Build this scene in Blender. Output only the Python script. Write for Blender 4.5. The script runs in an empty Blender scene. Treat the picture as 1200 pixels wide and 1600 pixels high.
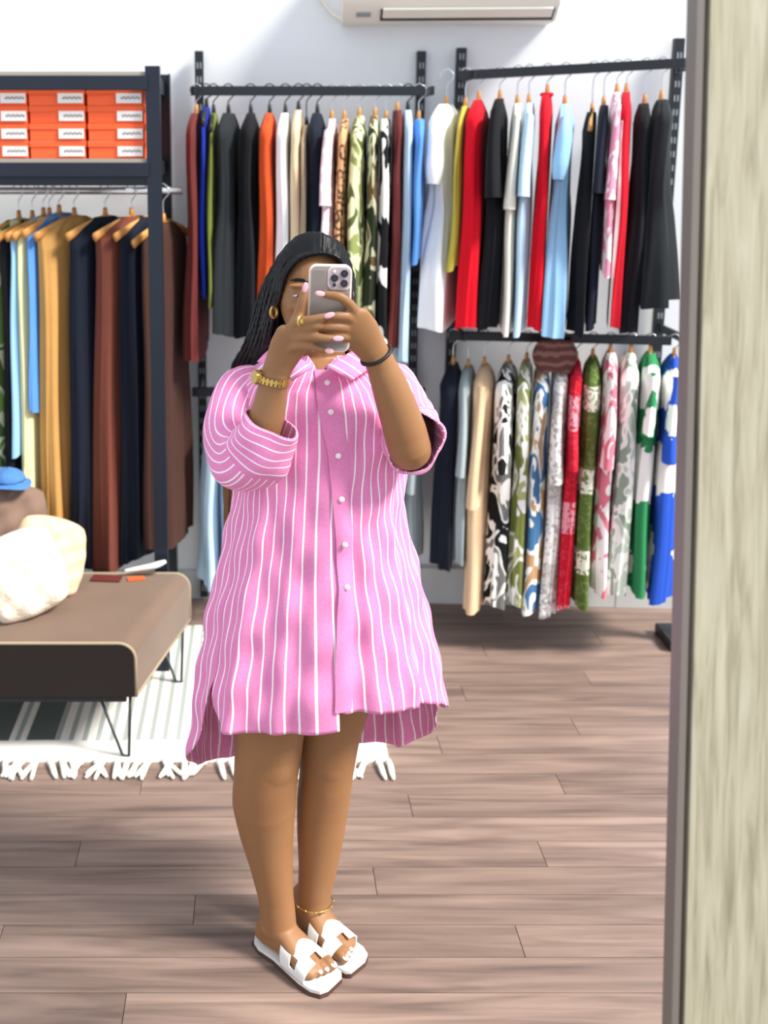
import bpy, bmesh, math, random
import numpy as np
from mathutils import Vector, Matrix
random.seed(7)
S = bpy.context.scene
COL = S.collection
PI = math.pi

# ------------------------------------------------------------------ camera, sky, sun, exposure
F, PX, PY, PITCH, H = 1650.0, 400.0, 540.0, math.radians(11.0), 1.84
cd = bpy.data.cameras.new('camera'); cam = bpy.data.objects.new('camera', cd); COL.objects.link(cam)
cam.location = (0, 0, H); cam.rotation_euler = (PI/2 - PITCH, 0, 0)
cd.sensor_fit = 'VERTICAL'; cd.sensor_height = 36; cd.sensor_width = 27
cd.lens = F/1600*36; cd.shift_x = (600-PX)/1600; cd.shift_y = -(800-PY)/1600
cd.clip_start = 0.02
cd.dof.use_dof = True; cd.dof.focus_distance = 2.2; cd.dof.aperture_fstop = 2.9
S.camera = cam
w = bpy.data.worlds.new('world'); S.world = w; w.use_nodes = True
bg = w.node_tree.nodes['Background']; bg.inputs[0].default_value = (0.86, 0.92, 1.0, 1); bg.inputs[1].default_value = 0.9
sd = bpy.data.lights.new('sun', 'SUN'); sd.energy = 5.0; sd.angle = math.radians(14); sd.color = (1.0, 0.95, 0.86)
sun = bpy.data.objects.new('sun', sd); COL.objects.link(sun)
sun.rotation_euler = Vector((-0.72, 0.30, -0.80)).to_track_quat('-Z', 'Y').to_euler()
S.view_settings.view_transform = 'Standard'; S.view_settings.look = 'None'
S.view_settings.exposure = 0.36; S.view_settings.gamma = 1.0; S.view_settings.use_curve_mapping = False

# ------------------------------------------------------------------ helpers
def at(px, py, Y):
    a, b = (px-PX)/F, (PY-py)/F
    d = Vector((a, math.cos(PITCH)+b*math.sin(PITCH), -math.sin(PITCH)+b*math.cos(PITCH)))
    return Vector((0, 0, H)) + d*(Y/d.y)
def floor_y(py):
    b = (PY-py)/F
    return H*(math.cos(PITCH)+b*math.sin(PITCH))/(math.sin(PITCH)-b*math.cos(PITCH))
def srgb(r, g, b):
    f = lambda c: (c/255/12.92 if c/255 <= .04045 else ((c/255+.055)/1.055)**2.4)
    return (f(r), f(g), f(b), 1)

class MB:
    def __init__(s): s.v = []; s.f = []; s.uv = {}
    def add(s, v, f):
        n = len(s.v); s.v += [tuple(p) for p in v]; s.f += [tuple(i+n for i in q) for q in f]; return s
    def box(s, c, d, rot=None):
        v = [Vector((x*d[0]/2, y*d[1]/2, z*d[2]/2)) for x in (-1, 1) for y in (-1, 1) for z in (-1, 1)]
        if rot is not None: v = [rot @ p for p in v]
        v = [p+Vector(c) for p in v]
        return s.add(v, [(0,1,3,2), (4,6,7,5), (0,4,5,1), (2,3,7,6), (0,2,6,4), (1,5,7,3)])
    def rings(s, rs, cap=True, closed=True):
        n = len(rs[0]); v = [p for r in rs for p in r]; f = []
        for i in range(len(rs)-1):
            for j in range(n if closed else n-1):
                k = (j+1) % n
                f.append((i*n+j, i*n+k, (i+1)*n+k, (i+1)*n+j))
        if cap:
            f.append(tuple(range(n-1, -1, -1))); f.append(tuple((len(rs)-1)*n+j for j in range(n)))
        return s.add(v, f)
    def tube(s, pts, rad, n=10, cap=True, flat=None, flatdir=None):
        pts = [Vector(p) for p in pts]; rs = []
        if not hasattr(rad, '__len__'): rad = [rad]*len(pts)
        up = None
        for i, p in enumerate(pts):
            t = (pts[min(i+1, len(pts)-1)]-pts[max(i-1, 0)]).normalized()
            if flatdir is not None: u = Vector(flatdir)
            elif up is None: u = Vector((0, 1, 0)) if abs(t.y) < .8 else Vector((1, 0, 0))
            else: u = up
            u = (u - t*u.dot(t)).normalized(); up = u; q = t.cross(u)
            k = 1 if flat is None else (flat if not hasattr(flat, '__len__') else flat[i])
            rs.append([p + (u*math.cos(a)*k + q*math.sin(a))*rad[i] for a in [2*PI*j/n for j in range(n)]])
        return s.rings(rs, cap)
    def ball(s, c, r, n=16, m=10, rot=None):
        rs = []
        for i in range(1, m):
            a = PI*i/m
            rs.append([Vector((r[0]*math.sin(a)*math.cos(2*PI*j/n), r[1]*math.sin(a)*math.sin(2*PI*j/n), -r[2]*math.cos(a))) for j in range(n)])
        base = len(s.v)
        if rot is not None: rs = [[rot @ p for p in q] for q in rs]
        rs = [[p+Vector(c) for p in q] for q in rs]
        return s.rings(rs, True)
    def build(s, name, m=None, parent=None, smooth=True, bevel=0):
        me = bpy.data.meshes.new(name); me.from_pydata(s.v, [], s.f); me.update()
        o = bpy.data.objects.new(name, me); COL.objects.link(o)
        if m: me.materials.append(m)
        b = bmesh.new(); b.from_mesh(me)
        bmesh.ops.recalc_face_normals(b, faces=b.faces)
        if bevel:
            ed = [e for e in b.edges if len(e.link_faces) == 2 and e.calc_face_angle(0) > .5]
            bmesh.ops.bevel(b, geom=ed, offset=bevel, segments=2, profile=.6, affect='EDGES', clamp_overlap=True)
        b.to_mesh(me); b.free()
        if smooth:
            for p in me.polygons: p.use_smooth = True
            if bevel or smooth == 'auto':
                try: me.set_sharp_from_angle(angle=math.radians(40))
                except Exception: pass
        if parent: o.parent = parent
        return o
def smooth_path(pts, k=6):
    pts = [Vector(p) for p in pts]; out = []
    for i in range(len(pts)-1):
        p0, p1, p2, p3 = pts[max(i-1, 0)], pts[i], pts[i+1], pts[min(i+2, len(pts)-1)]
        for j in range(k):
            t = j/k
            out.append(.5*((2*p1)+(p2-p0)*t+(2*p0-5*p1+4*p2-p3)*t*t+(3*p1-p0-3*p2+p3)*t**3))
    return out+[pts[-1]]
def lerp_list(xs, n):
    return list(np.interp(np.linspace(0, len(xs)-1, n), range(len(xs)), xs))
def tag(o, label, cat, group=None):
    o['label'] = label; o['category'] = cat
    if group: o['group'] = group
    return o
def struct(o): o['kind'] = 'structure'; return o
def empty(name, loc=(0,0,0), rz=0):
    o = bpy.data.objects.new(name, None); o.location = loc; o.rotation_euler = (0, 0, rz); o.empty_display_size = .1
    COL.objects.link(o); return o

# ------------------------------------------------------------------ materials
def mat(name, col, rough=.7, metal=0, bump=0, bscale=200, var=0, vscale=4, sheen=0, spec=.5):
    m = bpy.data.materials.new(name); m.use_nodes = True; nt = m.node_tree; N, L = nt.nodes, nt.links
    b = N['Principled BSDF']; b.inputs['Base Color'].default_value = col; b.inputs['Roughness'].default_value = rough
    b.inputs['Metallic'].default_value = metal; b.inputs['Specular IOR Level'].default_value = spec
    if sheen: b.inputs['Sheen Weight'].default_value = sheen; b.inputs['Sheen Roughness'].default_value = .35
    tc = N.new('ShaderNodeTexCoord')
    if var:
        n = N.new('ShaderNodeTexNoise'); n.inputs['Scale'].default_value = vscale; n.inputs['Detail'].default_value = 4
        L.new(tc.outputs['Object'], n.inputs['Vector'])
        mx = N.new('ShaderNodeMix'); mx.data_type = 'RGBA'
        mx.inputs[6].default_value = tuple(c*(1-var) for c in col[:3])+(1,)
        mx.inputs[7].default_value = tuple(min(1, c*(1+var)) for c in col[:3])+(1,)
        L.new(n.outputs['Fac'], mx.inputs[0]); L.new(mx.outputs[2], b.inputs['Base Color'])
    if bump:
        n = N.new('ShaderNodeTexNoise'); n.inputs['Scale'].default_value = bscale; n.inputs['Detail'].default_value = 3
        L.new(tc.outputs['Object'], n.inputs['Vector'])
        bp = N.new('ShaderNodeBump'); bp.inputs['Strength'].default_value = bump; bp.inputs['Distance'].default_value = .004
        L.new(n.outputs['Fac'], bp.inputs['Height']); L.new(bp.outputs[0], b.inputs['Normal'])
    return m
def ramp(N, stops, interp='LINEAR'):
    r = N.new('ShaderNodeValToRGB'); r.color_ramp.interpolation = interp
    e = r.color_ramp.elements
    while len(e) < len(stops): e.new(.5)
    for i, (p, c) in enumerate(stops): e[i].position = p; e[i].color = c
    return r
def fabric(name, col, var=.10): return mat(name, col, .85, bump=.25, bscale=60, var=var, vscale=7, sheen=.05, spec=.2)
def printed(name, kind, cols, scale=10):
    """printed cloth: the print belongs to the cloth itself"""
    m = mat(name, cols[0], .85, spec=.2); nt = m.node_tree; N, L = nt.nodes, nt.links; b = N['Principled BSDF']
    tc = N.new('ShaderNodeTexCoord'); mp = N.new('ShaderNodeMapping'); L.new(tc.outputs['Object'], mp.inputs[0])
    n = N.new('ShaderNodeTexNoise'); n.inputs['Scale'].default_value = scale; n.inputs['Detail'].default_value = 1.5
    n.inputs['Distortion'].default_value = 1.2
    if kind == 'leaf':
        mp.inputs['Scale'].default_value = (1, 1, .55); L.new(mp.outputs[0], n.inputs['Vector'])
        st = [(0, cols[0])]
        ths = {2: [.5], 3: [.45, .56], 4: [.42, .5, .58]}[len(cols)]
        st += [(t, c) for t, c in zip(ths, cols[1:])]
        r = ramp(N, st, 'CONSTANT'); L.new(n.outputs['Fac'], r.inputs[0])
    elif kind == 'flower':
        L.new(mp.outputs[0], n.inputs['Vector'])
        v = N.new('ShaderNodeTexVoronoi'); v.inputs['Scale'].default_value = scale; v.voronoi_dimensions = '2D'; n.inputs['Scale'].default_value = scale*4
        sx_ = N.new('ShaderNodeSeparateXYZ'); cx_ = N.new('ShaderNodeCombineXYZ'); L.new(tc.outputs['Object'], sx_.inputs[0]); L.new(sx_.outputs[0], cx_.inputs[0]); L.new(sx_.outputs[2], cx_.inputs[1])
        ad = N.new('ShaderNodeVectorMath'); ad.operation = 'MULTIPLY_ADD'
        L.new(n.outputs['Color'], ad.inputs[0]); ad.inputs[1].default_value = (.07, .07, .07)
        L.new(cx_.outputs[0], ad.inputs[2]); L.new(ad.outputs[0], v.inputs['Vector'])
        r = ramp(N, [(0, cols[-1]), (.08, cols[1]), (.40, cols[0])], 'CONSTANT'); L.new(v.outputs['Distance'], r.inputs[0])
    elif kind == 'spots':
        v = N.new('ShaderNodeTexVoronoi'); v.inputs['Scale'].default_value = scale; L.new(mp.outputs[0], v.inputs['Vector'])
        r = ramp(N, [(0, cols[0]), (.3, cols[1]), (.5, cols[0])], 'CONSTANT'); L.new(v.outputs['Distance'], r.inputs[0])
    elif kind == 'bands':
        sp = N.new('ShaderNodeSeparateXYZ'); L.new(mp.outputs[0], sp.inputs[0])
        mu = N.new('ShaderNodeMath'); mu.operation = 'MULTIPLY'; mu.inputs[1].default_value = scale; L.new(sp.outputs[2], mu.inputs[0])
        fr = N.new('ShaderNodeMath'); fr.operation = 'FRACT'; L.new(mu.outputs[0], fr.inputs[0])
        n.inputs['Scale'].default_value = 45; L.new(mp.outputs[0], n.inputs['Vector'])
        r1 = ramp(N, [(0, cols[0]), (.45, cols[1]), (.75, cols[0])], 'CONSTANT'); L.new(fr.outputs[0], r1.inputs[0])
        r2 = ramp(N, [(0, (0,0,0,1)), (.55, (1,1,1,1))], 'CONSTANT'); L.new(n.outputs['Fac'], r2.inputs[0])
        mx = N.new('ShaderNodeMix'); mx.data_type = 'RGBA'; L.new(r2.outputs[0], mx.inputs[0]); L.new(r1.outputs[0], mx.inputs[6])
        mx.inputs[7].default_value = cols[-1]; L.new(mx.outputs[2], b.inputs['Base Color']); return m
    elif kind == 'stripe':
        sp = N.new('ShaderNodeSeparateXYZ'); L.new(mp.outputs[0], sp.inputs[0])
        mu = N.new('ShaderNodeMath'); mu.operation = 'MULTIPLY_ADD'; mu.inputs[1].default_value = scale; L.new(sp.outputs[2], mu.inputs[0])
        n.inputs['Scale'].default_value = 14; L.new(mp.outputs[0], n.inputs['Vector']); L.new(n.outputs['Fac'], mu.inputs[2])
        fr = N.new('ShaderNodeMath'); fr.operation = 'FRACT'; L.new(mu.outputs[0], fr.inputs[0])
        r = ramp(N, [(0, cols[0]), (.6, cols[1])], 'CONSTANT'); L.new(fr.outputs[0], r.inputs[0])
    L.new(r.outputs[0], b.inputs['Base Color'])
    return m
def wood(name, a, b_, c, axis='Z', scale=6, rough=.55, perobj=0):
    m = mat(name, a, rough); nt = m.node_tree; N, L = nt.nodes, nt.links; b = N['Principled BSDF']
    tc = N.new('ShaderNodeTexCoord'); mp = N.new('ShaderNodeMapping')
    sc = {'X': (.5, 7, 7), 'Y': (7, .5, 7), 'Z': (7, 7, .5)}[axis]; mp.inputs['Scale'].default_value = sc
    L.new(tc.outputs['Object'], mp.inputs[0])
    n = N.new('ShaderNodeTexNoise'); n.inputs['Scale'].default_value = scale; n.inputs['Detail'].default_value = 6; n.inputs['Distortion'].default_value = .8
    oi = N.new('ShaderNodeObjectInfo')
    if perobj:
        n.noise_dimensions = '4D'; mw = N.new('ShaderNodeMath'); mw.operation = 'MULTIPLY'; mw.inputs[1].default_value = 50
        L.new(oi.outputs['Random'], mw.inputs[0]); L.new(mw.outputs[0], n.inputs['W'])
    L.new(mp.outputs[0], n.inputs['Vector'])
    r = ramp(N, [(.25, a), (.5, b_), (.75, c)]); L.new(n.outputs['Fac'], r.inputs[0])
    out = r.outputs[0]
    if perobj:
        hv = N.new('ShaderNodeHueSaturation'); mr = N.new('ShaderNodeMapRange')
        mr.inputs[3].default_value = 1-perobj; mr.inputs[4].default_value = 1+perobj
        L.new(oi.outputs['Random'], mr.inputs[0]); L.new(mr.outputs[0], hv.inputs['Value']); L.new(out, hv.inputs['Color']); out = hv.outputs[0]
    L.new(out, b.inputs['Base Color'])
    bp = N.new('ShaderNodeBump'); bp.inputs['Strength'].default_value = .15; bp.inputs['Distance'].default_value = .002
    L.new(n.outputs['Fac'], bp.inputs['Height']); L.new(bp.outputs[0], b.inputs['Normal'])
    return m

M = {}
M['wall'] = mat('wall_paint', srgb(236, 240, 244), .8, bump=.05, bscale=90, var=.02)
M['tile'] = mat('marble_tile', srgb(205, 208, 208), .3, var=.08, vscale=6)
M['plank'] = wood('vinyl_plank', srgb(94, 78, 72), srgb(136, 115, 105), srgb(162, 139, 127), 'X', 4, .42, perobj=.13)
M['underlay'] = mat('floor_base', srgb(60, 45, 40), .8)
M['black'] = mat('black_steel', srgb(30, 36, 42), .45, metal=.2, var=.1)
M['blue_steel'] = mat('blue_black_steel', srgb(24, 33, 47), .4, metal=.2, var=.15)
M['slot'] = mat('slot_grey', srgb(150, 158, 165), .6)
M['board'] = mat('shelf_board', srgb(170, 160, 150), .7, var=.08)
M['chrome'] = mat('chrome', srgb(215, 218, 222), .25, metal=.9)
M['hwood'] = wood('hanger_wood', srgb(176, 112, 52), srgb(205, 146, 78), srgb(226, 176, 108), 'X', 6, .4)
M['hblack'] = mat('hanger_black', srgb(28, 28, 30), .5)
M['orange'] = mat('orange_card', srgb(248, 98, 44), .6, var=.06)
M['labelw'] = mat('label_white', srgb(240, 236, 232), .7)
M['print'] = mat('label_print', srgb(120, 112, 110), .8)
M['velvet'] = mat('brown_velvet', srgb(112, 91, 77), .8, var=.2, vscale=5, sheen=.5)
M['velvet_shade'] = mat('shaded_velvet', srgb(28, 19, 17), .9, var=.2, vscale=6)  # the brown velvet again, with the bench front's shade put into its colour
M['piping'] = mat('piping', srgb(160, 145, 122), .7)
M['wire'] = mat('wire', srgb(60, 62, 64), .4, metal=.6)
M['fur'] = mat('cream_fur', srgb(236, 226, 206), .95, bump=.9, bscale=70, var=.06)
M['fur2'] = mat('beige_fur', srgb(226, 200, 164), .95, bump=.9, bscale=70, var=.10)
M['taupe'] = mat('taupe_velvet', srgb(128, 104, 90), .85, var=.15, sheen=.3)
M['denim'] = mat('denim', srgb(70, 120, 180), .9, var=.35, vscale=30, bump=.4)
M['acwhite'] = mat('ac_plastic', srgb(240, 236, 222), .4)
M['acdark'] = mat('ac_slot', srgb(60, 58, 55), .6)

# ------------------------------------------------------------------ the room
WY = 4.06
def planks():
    base = MB().box((0.4, 1.9, -.016), (5.2, 4.4, .02)).build('floor', M['underlay'], smooth=False); struct(base)
    pw, pl, gap = .1025, 1.22, .0016
    me = None; y0 = 2.008-13*pw
    for r in range(36):
        y = y0+r*pw+pw/2
        if y > WY+.02: break
        off = (r*.37+.13) % 1 * pl
        for k in range(-1, 5):
            x = -2.2+off+k*pl+pl/2
            if x+pl/2 < -2.2 or x-pl/2 > 3.0: continue
            if me is None:
                o = MB().box((0, 0, 0), (pl-gap, pw-gap, .006)).build('plank', M['plank'], base, smooth=False, bevel=.0006); me = o.data
            else:
                o = bpy.data.objects.new('plank', me); COL.objects.link(o); o.parent = base
            o.location = (x, y, -.003)
planks()
hx = at(520, 300, WY).x
wl = MB().box(((-2.2+hx)/2, WY+.05, 1.5), (hx+2.2, .1, 3.0)).build('wall_back', M['wall'], smooth=False); struct(wl)
tilt = math.radians(3.2)
L2 = 2.6
MBr = MB(); R = Matrix.Rotation(-tilt, 3, 'Z')
MBr.box(Vector((hx, WY, 1.5))+R @ Vector((L2/2, .05, 0)), (L2, .1, 3.0), R)
struct(MBr.build('wall_right', M['wall'], smooth=False))
def wallY(x): return WY if x < hx else WY-(x-hx)*math.tan(tilt)
bb = MB().box((-1.0, WY-.008, .06), (2.4, .016, .12)).build('baseboard_back', M['tile'], smooth=False); struct(bb)
# pale tile skirting under the right rack, laid tile by tile
b2 = empty('baseboard_right'); struct(b2)
tw = .30; n = 0
x = hx-.05
while x < hx+L2-.3:
    c = Vector((hx, WY, .075))+R @ Vector((x-hx+tw/2, -.02, 0))
    MB().box(c, (tw-.003, .04, .15), R).build('tile', M['tile'], b2, smooth=False, bevel=.002)
    x += tw

# ------------------------------------------------------------------ air conditioner
def aircon():
    Y = wallY(.6)
    a = at(540, 36, Y-.2); b = at(878, 26, Y-.2)
    wd = (b-a).length; c = (a+b)/2
    root = empty('air_conditioner', (c.x, wallY(c.x)-.0, c.z), -tilt)
    tag(root, 'cream wall-mounted air conditioner with long louvre above the clothes racks', 'air conditioner')
    prof = [(0, 0), (-.12, 0), (-.19, .05), (-.215, .10), (-.215, .24), (-.17, .29), (0, .29)]
    rs = [[Vector((x, p[0], p[1])) for p in prof] for x in (-wd/2, wd/2)]
    MB().rings(rs).build('housing', M['acwhite'], root, smooth='auto', bevel=.008)
    d = Vector((0, -.07, .05)).normalized(); ang = math.atan2(.05, .07)
    Rx = Matrix.Rotation(-ang, 3, 'X')
    MB().box((.06, -.157, .022), (wd*.80, .055, .006), Rx).build('outlet', M['acdark'], root, smooth=False)
    MB().box((.06, -.172, .027), (wd*.78, .045, .01), Rx).build('louvre', M['acwhite'], root, smooth=False, bevel=.003)
    MB().box((-wd*.40, -.158, .024), (.05, .02, .006), Rx).build('display', M['slot'], root, smooth=False)
    cpts = smooth_path([(-wd/2+.005, -.03, .02), (-wd/2-.04, -.02, .05), (-wd/2-.09, -.015, .12), (-wd/2-.12, -.015, .24)], 6)
    MB().tube(cpts, .006, 8).build('cable', M['acwhite'], root)
aircon()

# ------------------------------------------------------------------ slotted wall racks
def post(parent, x, y, z0, z1, wdt=.032, dep=.03):
    o = MB().box((x, y, (z0+z1)/2), (wdt, dep, z1-z0)).build('upright', M['black'], parent, smooth=False, bevel=.002)
    s = MB(); z = z0+.04
    while z < z1-.02:
        s.box((x-.006, y-dep/2-.0004, z), (.005, .002, .022)); s.box((x+.006, y-dep/2-.0004, z), (.005, .002, .022)); z += .05
    so = s.build('slots', M['slot'], o, smooth=False); so['kind'] = 'stuff'; return o
def bar(name, parent, a, b, hgt=.032, thk=.022):
    a, b = Vector(a), Vector(b); d = b-a; L = d.length
    rot = d.to_track_quat('X', 'Z').to_matrix()
    return MB().box((a+b)/2, (L, thk, hgt), rot).build(name, M['black'], parent, smooth=False, bevel=.002)

RAILS = {}
RY = 3.77
def rack_mid():
    root = empty('clothes_rack', (at(311, 500, RY+.2).x, RY, 0)); tag(root, 'black slotted wall rack behind the woman, full of dark and patterned clothes', 'clothes rack')
    root.location = (0, 0, 0)
    for px in (311, 658.5):
        py = WY-.035
        p = at(px, 80, py); q = at(px, 900, py)
        post(root, p.x, py-.0, .02 if px > 600 else .02, p.z)
        # arms to the rail
        zr = at(px, 142, RY).z
        bar('bracket_arm', root, (p.x, py, zr), (p.x, RY-.03, zr), .03, .012)
    a = at(298, 142, RY); b = at(664, 142, RY); RAILS['mid'] = (a, b)
    bar('rail', root, a, b)
    a = at(300, 612, RY+.02); b = at(664, 612, RY+.02); b.z = a.z; RAILS['midlow'] = (a, b)
    bar('rail', root, a, b)
    for px in (311, 658.5):
        p = at(px, 80, WY-.035); bar('bracket_arm', root, (p.x, WY-.035, a.z), (p.x, RY-.01, a.z), .03, .012)
rack_mid()
def rack_right():
    root = empty('clothes_rack'); tag(root, 'black slotted two-tier wall rack beside the mirror frame, bright dresses above printed ones', 'clothes rack')
    a = at(716, 118, RY); b = at(1095, 97, RY-.14); RAILS['right'] = (a, b)
    bar('rail', root, a, b)
    la = at(700, 524, RY); lb = at(1050, 514, RY-.1); lb.z = la.z; RAILS['rightlow'] = (la, lb)
    bar('rail', root, la, lb)
    for px, top in ((721, 75), (1061, 60)):
        p0 = at(px, top, 3.9); y = wallY(p0.x)-.04; p = at(px, top, y)
        post(root, p.x, y, .02+.13, p.z, .036)
        for (s, e) in ((a, b), (la, lb)):
            t = (p.x-s.x)/(e.x-s.x); q = s.lerp(e, max(0, min(1, t)))
            bar('bracket_arm', root, (p.x, y, q.z), (p.x, q.y-.03, q.z), .03, .012)
rack_right()

# ------------------------------------------------------------------ boltless shelf on the left
LYF, LYB, LYR = 3.42, 3.86, 3.62
def shelf_left():
    root = empty('shelving_rack'); tag(root, 'dark blue steel shelving rack holding orange boxes over a clothes rail', 'shelving')
    xr = at(243, 400, LYF).x; xl = xr-1.55
    ztop = at(240, 103, LYF).z
    for x in (xl, xr):
        for y in (LYF, LYB):
            m = MB(); m.box((x, y, ztop/2), (.045, .004, ztop)); m.box((x+(.0205 if x > xl else -.0205), y+(.02 if y == LYF else -.02), ztop/2), (.004, .04, ztop))
            o = m.build('upright', M['blue_steel'], root, smooth=False)
    zs = at(100, 258, LYF).z; z1 = at(100, 122, LYF).z
    for z in (zs, z1):
        for y in (LYF-.006, LYB+.006):
            MB().box(((xl+xr)/2, y, z-.015), (xr-xl-.03, .012, .045)).build('beam', M['blue_steel'], root, smooth=False, bevel=.003)
        for x in (xl, xr):
            MB().box((x, (LYF+LYB)/2, z-.015), (.01, LYB-LYF, .045)).build('side_beam', M['blue_steel'], root, smooth=False)
        MB().box(((xl+xr)/2, (LYF+LYB)/2, z+.014), (xr-xl-.02, LYB-LYF-.01, .012)).build('shelf_board', M['board'], root, smooth=False)
    zr = at(100, 298, LYR).z
    MB().tube([(xl+.02, LYR, zr), (xr+.075, LYR, zr)], .0125, 12).build('rail', M['chrome'], root)
    zb = at(100, 283, LYF).z
    MB().box(((xl+xr)/2, LYF+.02, zb), (xr-xl-.04, .02, .03)).build('cross_bar', M['blue_steel'], root, smooth=False, bevel=.002)
    RAILS['left'] = (Vector((xl, LYR, zr)), Vector((xr, LYR, zr)))
    # boxes: three columns in view, four high
    bw = abs(at(141, 190, LYF).x-at(231, 190, LYF).x); hh = (at(180, 137, LYF+.01).z-(zs+.02))/4
    body = lid = None
    rows = ['lowest', 'second', 'third', 'topmost']
    cols = ['beside the rack upright', 'in the middle column', 'in the column furthest from the rack upright']
    for c in range(3):
        for r in range(4):
            x = xr-.03-bw/2-c*(bw+.003)+random.uniform(-.002, .002)
            root2 = empty('shoe_box', (x, LYF+.02+random.uniform(0, .006), zs+.0202+r*hh))
            tag(root2, 'flat orange cardboard box %s of its stack, %s' % (rows[r], cols[c]), 'box', 'orange boxes on the steel shelf')
            MB().box((0, .15, hh*.33), (bw-.006, .294, hh*.66)).build('body', M['orange'], root2, smooth=False, bevel=.002)
            MB().box((0, .15, hh*.82), (bw-.001, .30, hh*.34)).build('lid', M['orange'], root2, smooth=False, bevel=.002)
            lw = bw*.44
            lb = MB().box((bw/2-lw/2-.006, -.0015, hh*.42), (lw, .003, hh*.56)).build('paper_label', M['labelw'], root2, smooth=False)
            pr = MB()
            for k in range(9):
                pr.box((bw/2-lw+.012+k*lw*.085, -.0034, hh*.42+(k % 2)*.002), (lw*.05, .001, hh*.14))
            pr.build('printed_line', M['print'], lb, smooth=False)
shelf_left()

# ------------------------------------------------------------------ hangers and garments
def hanger_mesh(mw):
    pts = []
    for i in range(-8, 9):
        t = i/8; pts.append((t*.19, -.012*t*t if False else 0.018*(abs(t)**2)*0, -.055*abs(t)**1.35))
    m = MB().tube(pts, [.010+.006*abs(i)/8 for i in range(-8, 9)], 8, flat=.5, flatdir=(0, 1, 0)); m.tube([(0, 0, -.008), (0, 0, .018), (0, 0, .034)], [.013, .010, .008], 8, flat=.7, flatdir=(0, 1, 0)); return m
def hook_mesh(top):
    # hook goes up from the bar and loops over the rail centre at z=top
    pts = [(0, 0, .03), (0, 0, max(.034, top-.035)), (0, -.02, top-.012), (0, -.022, top+.008), (0, 0, top+.024), (0, .02, top+.012), (0, .021, top-.004)]
    return MB().tube(smooth_path(pts, 4), .0022, 6)
HM = {}
def re_words(t):
    w = t.split(',')[0].split()
    return w[:12]
def hanger(kind, p, ang, drop, label, group, sx=1):
    key = (kind, round(drop, 2))
    if key not in HM:
        a = hanger_mesh(None).build('hanger', M['hwood'] if kind == 'wood' else M['hblack'])
        h = hook_mesh(round(drop, 2)).build('hook', M['chrome'] if kind == 'wood' else M['hblack'], a)
        HM[key] = (a.data, h.data)
    else:
        a = bpy.data.objects.new('hanger', HM[key][0]); h = bpy.data.objects.new('hook', HM[key][1])
        COL.objects.link(a); COL.objects.link(h); h.parent = a
    a.location = p; a.rotation_euler = (0, 0, ang); a.scale = (sx, 1, 1)
    tag(a, label, 'hanger', group)
    return a

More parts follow.
